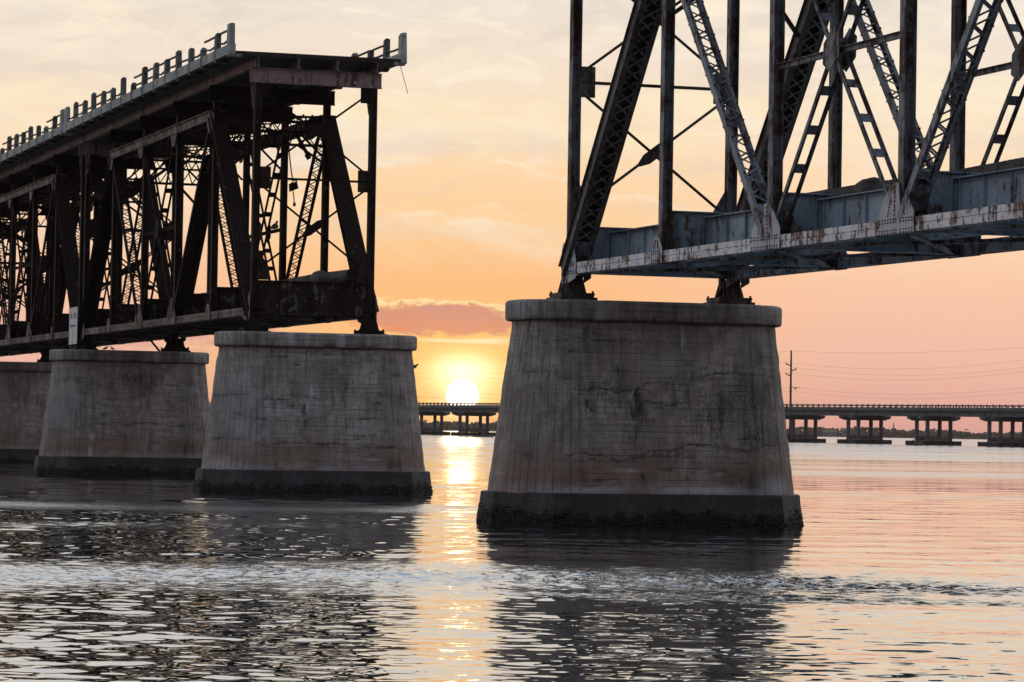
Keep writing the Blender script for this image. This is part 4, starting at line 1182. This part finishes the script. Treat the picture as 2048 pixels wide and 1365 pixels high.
bird('flying_bird', ray_pt(54, -1, 160), 1.9, .7, 'bird flying at the top left edge of the picture', True)

# ------------------------------------------------------------------ highway bridge far behind
HD = Vector((.529, -.849, 0)).normalized(); HT = Vector((.849, .529, 0)).normalized()
HA = Vector((-13.6, 1184.2, 0))
hroot = empty('highway_bridge', HA, math.atan2(HD.y, HD.x))
tag(hroot, 'long low grey concrete highway bridge crossing behind the old bridge', 'highway bridge')
S0, S1 = -397.2, 463.4          # local x along the deck, local y = left of travel = towards +HT
sgn = 1 if (Vector((-HD.y, HD.x, 0)).dot(HT) > 0) else -1
BENT = 33.1
def hbox(m, s0, s1, t0, t1, z0, z1):
    a, b = sorted((t0 * sgn, t1 * sgn)); return m.box(s0, s1, a, b, z0, z1)
hbox(MB(), S0, S1, -6.6, 6.6, 10.15, 10.45).build('deck_slab', M_HWY, hroot)
proto = {}
k0, k1 = int(S0 / BENT), int(S1 / BENT)
for k in range(k0, k1):
    for i, t_ in enumerate((-5.6, -1.9, 1.9, 5.6)):
        if 'g' not in proto:
            m = hbox(MB(), .12, BENT - .12, -.12, .12, 8.75, 10.148)
            hbox(m, .12, BENT - .12, -.34, .34, 8.62, 8.95); hbox(m, .12, BENT - .12, -.5, .5, 9.98, 10.147)
            for q in range(5): hbox(m, BENT * (q + .5) / 5 - .12, BENT * (q + .5) / 5 + .12, -.33, .33, 8.95, 9.98)
            o = m.build('girder', M_HWY, hroot); proto['g'] = o
        else: o = link_copy(proto['g'], hroot)
        o.location = (k * BENT, t_ * sgn, 0)
    for t_ in (-6.35, 6.35):
        if 'p' not in proto:
            m = hbox(MB(), .03, BENT - .03, -.22, .22, 10.452, 11.20)
            o = m.build('parapet', M_HWY, hroot); proto['p'] = o
            m = MB()
            hbox(m, 0, BENT, -.10, .10, 11.74, 11.96)
            for q in range(12): hbox(m, BENT * (q + .5) / 12 - .2, BENT * (q + .5) / 12 + .2, -.14, .14, 11.202, 12.15)
            proto['r'] = m.build('guard_rail', M_HWY, o); o2 = proto['r']
        else:
            o = link_copy(proto['p'], hroot); link_copy(proto['r'], o)
        o.location = (k * BENT, t_ * sgn, 0)
    b = empty('pier_bent'); b.parent = hroot; b.location = (k * BENT, 0, 0)
    for dx in (-2.5, 2.5):
        for nm, key in (('bent_cap', 'c'), ('column', 'l'), ('tie_beam', 't')):
            for yy in ((-4.4, 4.4) if key == 'l' else (0,)):
                if key not in proto:
                    m = MB()
                    if key == 'c': m.prism([(-.65, -7.7, 8.6), (-.65, 7.7, 8.6), (-.65, 7.7, 7.9), (-.65, 5.6, 7.25), (-.65, -5.6, 7.25), (-.65, -7.7, 7.9)], (1.3, 0, 0))
                    if key == 'l': m.tube([(0, 0, 1.25), (0, 0, 7.252)], .62, 12)
                    if key == 't': m.box(-.45, .45, -3.9, 3.9, 1.32, 2.55)
                    o = m.build(nm, M_HWY, b); proto[key] = o
                else: o = link_copy(proto[key], b)
                o.location = (dx, yy, 0)
    if 'f' not in proto:
        proto['f'] = MB().box(-4.4, 4.4, -7.2, -.9, -1.5, 1.3).box(-4.4, 4.4, .9, 7.2, -1.5, 1.3).box(-.9, .9, -.95, .95, -1.5, 1.1).build('footing', M_HWYF, b)
    else: link_copy(proto['f'], b)

# ------------------------------------------------------------------ utility poles and wires
HN = HT
def line_pt(s, z): return HA + HD * s + HN * 26.0 + Vector((0, 0, z))
def solve_s(xpix):
    lo, hi = -400, 460
    for _ in range(60):
        mid = (lo + hi) / 2
        q = line_pt(mid, 10)
        if 1024 + 6418.4 * q.x / q.y + 0.0168 * 0 < xpix: lo = mid
        else: hi = mid
    return (lo + hi) / 2
sp = solve_s(1583)
PS = 122.0
labs = {0: 'tall dark utility pole with three short arms standing beside the highway bridge', 1: 'utility pole just past the right edge of the picture', -1: 'utility pole hidden behind the nearest pier', -2: 'utility pole further along behind the sun side piers'}
arms = [(25.6, -1), (23.9, 1), (22.3, -1)]
for k in (0,):
    q = line_pt(sp + PS * k, 0)
    e = empty('utility_pole', q, math.atan2(HD.y, HD.x))
    tag(e, labs[k], 'utility pole')
    MB().tube([(0, 0, -3), (0, 0, 12), (0, 0, 30.3)], [.46, .40, .28], 10).build('shaft', M_WOOD, e)
    for (z, sg) in arms:
        MB().bar((0, 0, z - .4), (0, sgn * sg * 2.1, z + .2), .30, .30).tube([(0, sgn * sg * 2.0, z + .1), (0, sgn * sg * 2.1, z + .75)], .13, 6).build('arm', M_WOOD, e)
    for z in (18.2, 16.9): MB().tube([(0, -.5, z), (0, .5, z)], .10, 6).build('insulator', M_WOOD, e)
    for z in (13.0, 11.6): MB().tube([(0, -.4, z), (0, .4, z)], .08, 6).build('insulator', M_WOOD, e)
wn = ['highest thin power wire strung from the pole top', 'power wire of the upper left arm', 'power wire of the right-hand arm', 'power wire of the lower left arm', 'upper cable of the middle pair on the pole', 'lower cable of the middle pair on the pole', 'upper cable of the lowest pair above the highway', 'lower cable of the lowest pair above the highway']
for i, (z, off, sag_) in enumerate(((30.1, 0, 1.2), (26.3, -2.0, 2.6), (24.6, 2.0, 2.8), (23.0, -2.0, 2.8), (18.2, .4, 2.4), (16.9, .4, 2.6), (13.0, .3, 2.3), (11.6, .3, 2.4))):
    m = MB()
    for k in (-3, -2, -1, 0, 1):
        pts = []
        for j in range(17):
            f = j / 16
            pts.append(line_pt(sp + PS * (k + f), z - 4 * sag_ * f * (1 - f)) + HN * off)
        m.tube(pts, .020, 4, cap=False)
    tag(m.build('power_wire', M_WIRE), wn[i], 'wire', 'wires along the highway')

# ------------------------------------------------------------------ far shore
MB().box(-1500, 1500, 3400, 3900, -2, .8).build('shore', M_LAND)['kind'] = 'structure'
ico = [(-.53, 0, .85), (.53, 0, .85), (-.53, 0, -.85), (.53, 0, -.85), (0, .85, .53), (0, .85, -.53), (0, -.85, .53), (0, -.85, -.53), (.85, .53, 0), (-.85, .53, 0), (.85, -.53, 0), (-.85, -.53, 0)]
icf = [(0, 4, 1), (0, 9, 4), (9, 5, 4), (4, 5, 8), (4, 8, 1), (8, 10, 1), (8, 3, 10), (5, 3, 8), (5, 2, 3), (2, 7, 3), (7, 10, 3), (7, 6, 10), (7, 11, 6), (11, 0, 6), (0, 1, 6), (6, 1, 10), (9, 0, 11), (9, 11, 2), (9, 2, 5), (7, 2, 11)]
rf = random.Random(12)
m = MB()
for i in range(5200):
    x = rf.uniform(-420, 640); y = rf.uniform(3404, 3440)
    base = 8.2 + 1.5 * math.sin(x * .021) + .9 * math.sin(x * .083 + 1) + .6 * math.sin(x * .31)
    if -130 < x < 60: base += 1.6
    z = .5 + rf.random() ** .7 * base * .92
    s = rf.uniform(.9, 2.4)
    b = len(m.v)
    for p in ico: m.v.append((x + p[0] * s * rf.uniform(.7, 1.35), y + p[1] * s, z + p[2] * s * rf.uniform(.55, 1.1)))
    m.f += [(b + f[0], b + f[2], b + f[1]) for f in icf]
for i in range(212):     # solid heart of the mangrove belt
    x0 = -420 + i * 5
    hA = 4.6 + 1.1 * math.sin(x0 * .021) + .7 * math.sin(x0 * .083 + 1) + rf.uniform(-.6, .6) + (1.2 if -130 < x0 < 60 else 0)
    m.hexa([(x0, 3412, 0), (x0 + 5.4, 3412, 0), (x0 + 5.4, 3432, 0), (x0, 3432, 0), (x0, 3416, hA), (x0 + 5.4, 3416, hA + rf.uniform(-.5, .5)), (x0 + 5.4, 3430, hA), (x0, 3430, hA)])
for i in range(26):      # palms and snags above the mass
    x = rf.uniform(-130, 560); y = rf.uniform(3405, 3430); hh = rf.uniform(8, 10.5)
    m.tube([(x, y, 0), (x + .3, y, hh)], [.35, .2], 5)
    for q in range(9):
        an = q * .7; r1 = rf.uniform(1.6, 2.6)
        m.prism([(x + .3, y, hh), (x + .3 + r1 * .6 * math.cos(an), y + r1 * .6 * math.sin(an), hh + .7), (x + .3 + r1 * math.cos(an), y + r1 * math.sin(an), hh - .3), (x + .3 + r1 * .55 * math.cos(an + .3), y + r1 * .55 * math.sin(an + .3), hh + .2)], (0, 0, -.25))
tag(m.build('distant_trees', M_TREE), 'low hazy line of trees along the far shore', 'trees', kind='stuff')
for (x, wd, dp, hh, lb) in ((356, 9, 8, 7.2, 'small pale house among the far shore trees, right of the pole'), (338, 14, 8, 5.0, 'low wide house on the far shore near the pole')):
    e = empty('distant_house', (x, 3402, 0)); tag(e, lb, 'house', 'houses on the far shore')
    MB().box(-wd / 2, wd / 2, -dp / 2, dp / 2, .5, hh).build('wall', M_HOUSE, e)
    MB().prism([(-wd / 2 - .6, -dp / 2 - .6, hh), (-wd / 2 - .6, dp / 2 + .6, hh), (-wd / 2 - .6, 0, hh + 2.2)], (wd + 1.2, 0, 0)).build('roof', M_ROOF, e)
    for q in (-.25, .25): MB().box(wd * q - .7, wd * q + .7, -dp / 2 - .04, -dp / 2 - .005, hh - 3, hh - 1.4).build('window', M_WIRE, e)
q = ray_pt(1787, 870, 3410)
e = empty('lattice_tower', (q.x, q.y, 0)); tag(e, 'slim lattice tower rising over the far shore trees', 'tower')
m = MB()
for sx in (-1, 1):
    for sy in (-1, 1): m.tube([(sx * 1.3, sy * 1.3, 0), (sx * .3, sy * .3, 15.5)], [.3, .2], 5)
for i in range(7):
    z0, z1 = i * 2.1, (i + 1) * 2.1; w0, w1 = 1.3 - z0 / 15.5, 1.3 - z1 / 15.5
    m.bar((-w0, -w0, z0), (w1, -w1, z1), .2, .2).bar((w0, -w0, z0), (-w1, -w1, z1), .2, .2)
m.build('frame', M_WOOD, e)
MB().tube([(0, 0, 15.3), (0, 0, 17.5)], .15, 5).build('mast', M_WOOD, e)

# ------------------------------------------------------------------ boats with people
def person(parent_loc, rz, label, h=1.72, lean=0.0):
    V = [(0, 0, .92), (0, 0, 1.15), (0, 0, 1.40), (0, .0, 1.52), (0, .02, 1.64), (-.10, 0, .88), (-.12, .04, .48), (-.12, .0, .05), (-.12, .12, .03),
         (.10, 0, .88), (.12, .06, .48), (.13, .0, .05), (.13, .12, .03), (-.19, 0, 1.40), (-.24, .04, 1.14), (-.20, .20, .98), (.19, 0, 1.40), (.25, .04, 1.14), (.20, .22, 1.0)]
    E_ = [(0, 1), (1, 2), (2, 3), (3, 4), (0, 5), (5, 6), (6, 7), (7, 8), (0, 9), (9, 10), (10, 11), (11, 12), (2, 13), (13, 14), (14, 15), (2, 16), (16, 17), (17, 18)]
    rad = [.15, .14, .15, .06, .105, .10, .07, .05, .04, .10, .07, .05, .04, .065, .05, .035, .065, .05, .035]
    me = bpy.data.meshes.new('person')
    me.from_pydata([(a, b, c * h / 1.75) for a, b, c in V], E_, [])
    me.materials.append(M_CLOTH)
    o = bpy.data.objects.new('person', me)
    COL.objects.link(o)
    md = o.modifiers.new('skin', 'SKIN'); sv = me.skin_vertices[0].data
    for i, r in enumerate(rad): sv[i].radius = (r, r)
    sv[0].use_root = True
    o.modifiers.new('sub', 'SUBSURF').levels = 1
    o.location = parent_loc; o.rotation_euler = (lean, 0, rz)
    tag(o, label, 'person', 'people in the boats')
def skiff(q, rz, ln, label, top=False):
    e = empty('small_boat', q, rz); tag(e, label, 'boat', 'small boats by the highway bridge')
    st = []
    for i in range(9):
        f = i / 8; x = ln * (f - .5)
        wd = .95 * (1 - max(0, (f - .55) / .45) ** 2.2) * (.85 + .15 * min(1, f * 4)); z1 = .55 + .55 * max(0, f - .4) ** 1.5 * 1.6; z0 = -.25 + .5 * max(0, f - .7) ** 1.5 * 2
        st.append([(x, -wd, z1), (x, -wd * .8, .05 + z0 * .2), (x, 0, z0), (x, wd * .8, .05 + z0 * .2), (x, wd, z1), (x, wd - .08, z1), (x, 0, .12), (x, -wd + .08, z1)])
    m = MB(); k = 8
    for s in st: m.v += s
    for i in range(8):
        for j in range(k): m.f.append((i * k + j, i * k + (j + 1) % k, (i + 1) * k + (j + 1) % k, (i + 1) * k + j))
    m.f += [tuple(range(k))[::-1], tuple(8 * k + j for j in range(k))]
    m.build('hull', M_BOAT, e)
    MB().box(-.5, .3, -.35, .35, .13, 1.05).prism([(.3, -.35, 1.05), (.3, .35, 1.05), (.15, .3, 1.4), (.15, -.3, 1.4)], (.03, 0, 0)).build('console', M_BOAT, e)
    MB().box(-ln / 2 - .35, -ln / 2 + .05, -.2, .2, -.3, .95).box(-ln / 2 - .5, -ln / 2, -.16, .16, .75, 1.2).build('outboard_motor', M_WIRE, e)
    MB().box(-ln * .3, -ln * .3 + .4, -.7, .7, .13, .55).build('bench', M_BOAT, e)
    return e
q = ray_pt(967, 872.5, 1045); q.z = 0
skiff(q, -.1, 6.4, 'small open boat with people passing under the highway bridge below the sun')
person((q.x - 2.2, q.y, .14), .6, 'person standing at the stern of the boat below the sun', 1.7)
person((q.x + .75, q.y - .1, .14), 1.2, 'person standing amidships in the boat below the sun', 1.75)
q = ray_pt(1831, 892, 900); q.z = 0
skiff(q, .3, 4.4, 'small skiff beside a highway bridge pier at the right')
person((q.x - .75, q.y, .14), .3, 'person standing in the skiff at the right', 1.7)

# ------------------------------------------------------------------ evening haze over the channel
hz = MB().box(-1700, 1700, -70, 4000, -8.0, 36.0).build('haze', M_LAND)
hz.data.materials.clear()
mh, nh = new_mat('pale_haze')
pv = nh.n('ShaderNodeVolumePrincipled', {'Color': (.92, .80, .76, 1), 'Density': 0.32e-4, 'Anisotropy': .35})
nh.n('ShaderNodeOutputMaterial', {'Volume': pv.outputs[0]})
hz.data.materials.append(mh)
tag(hz, kind='stuff')
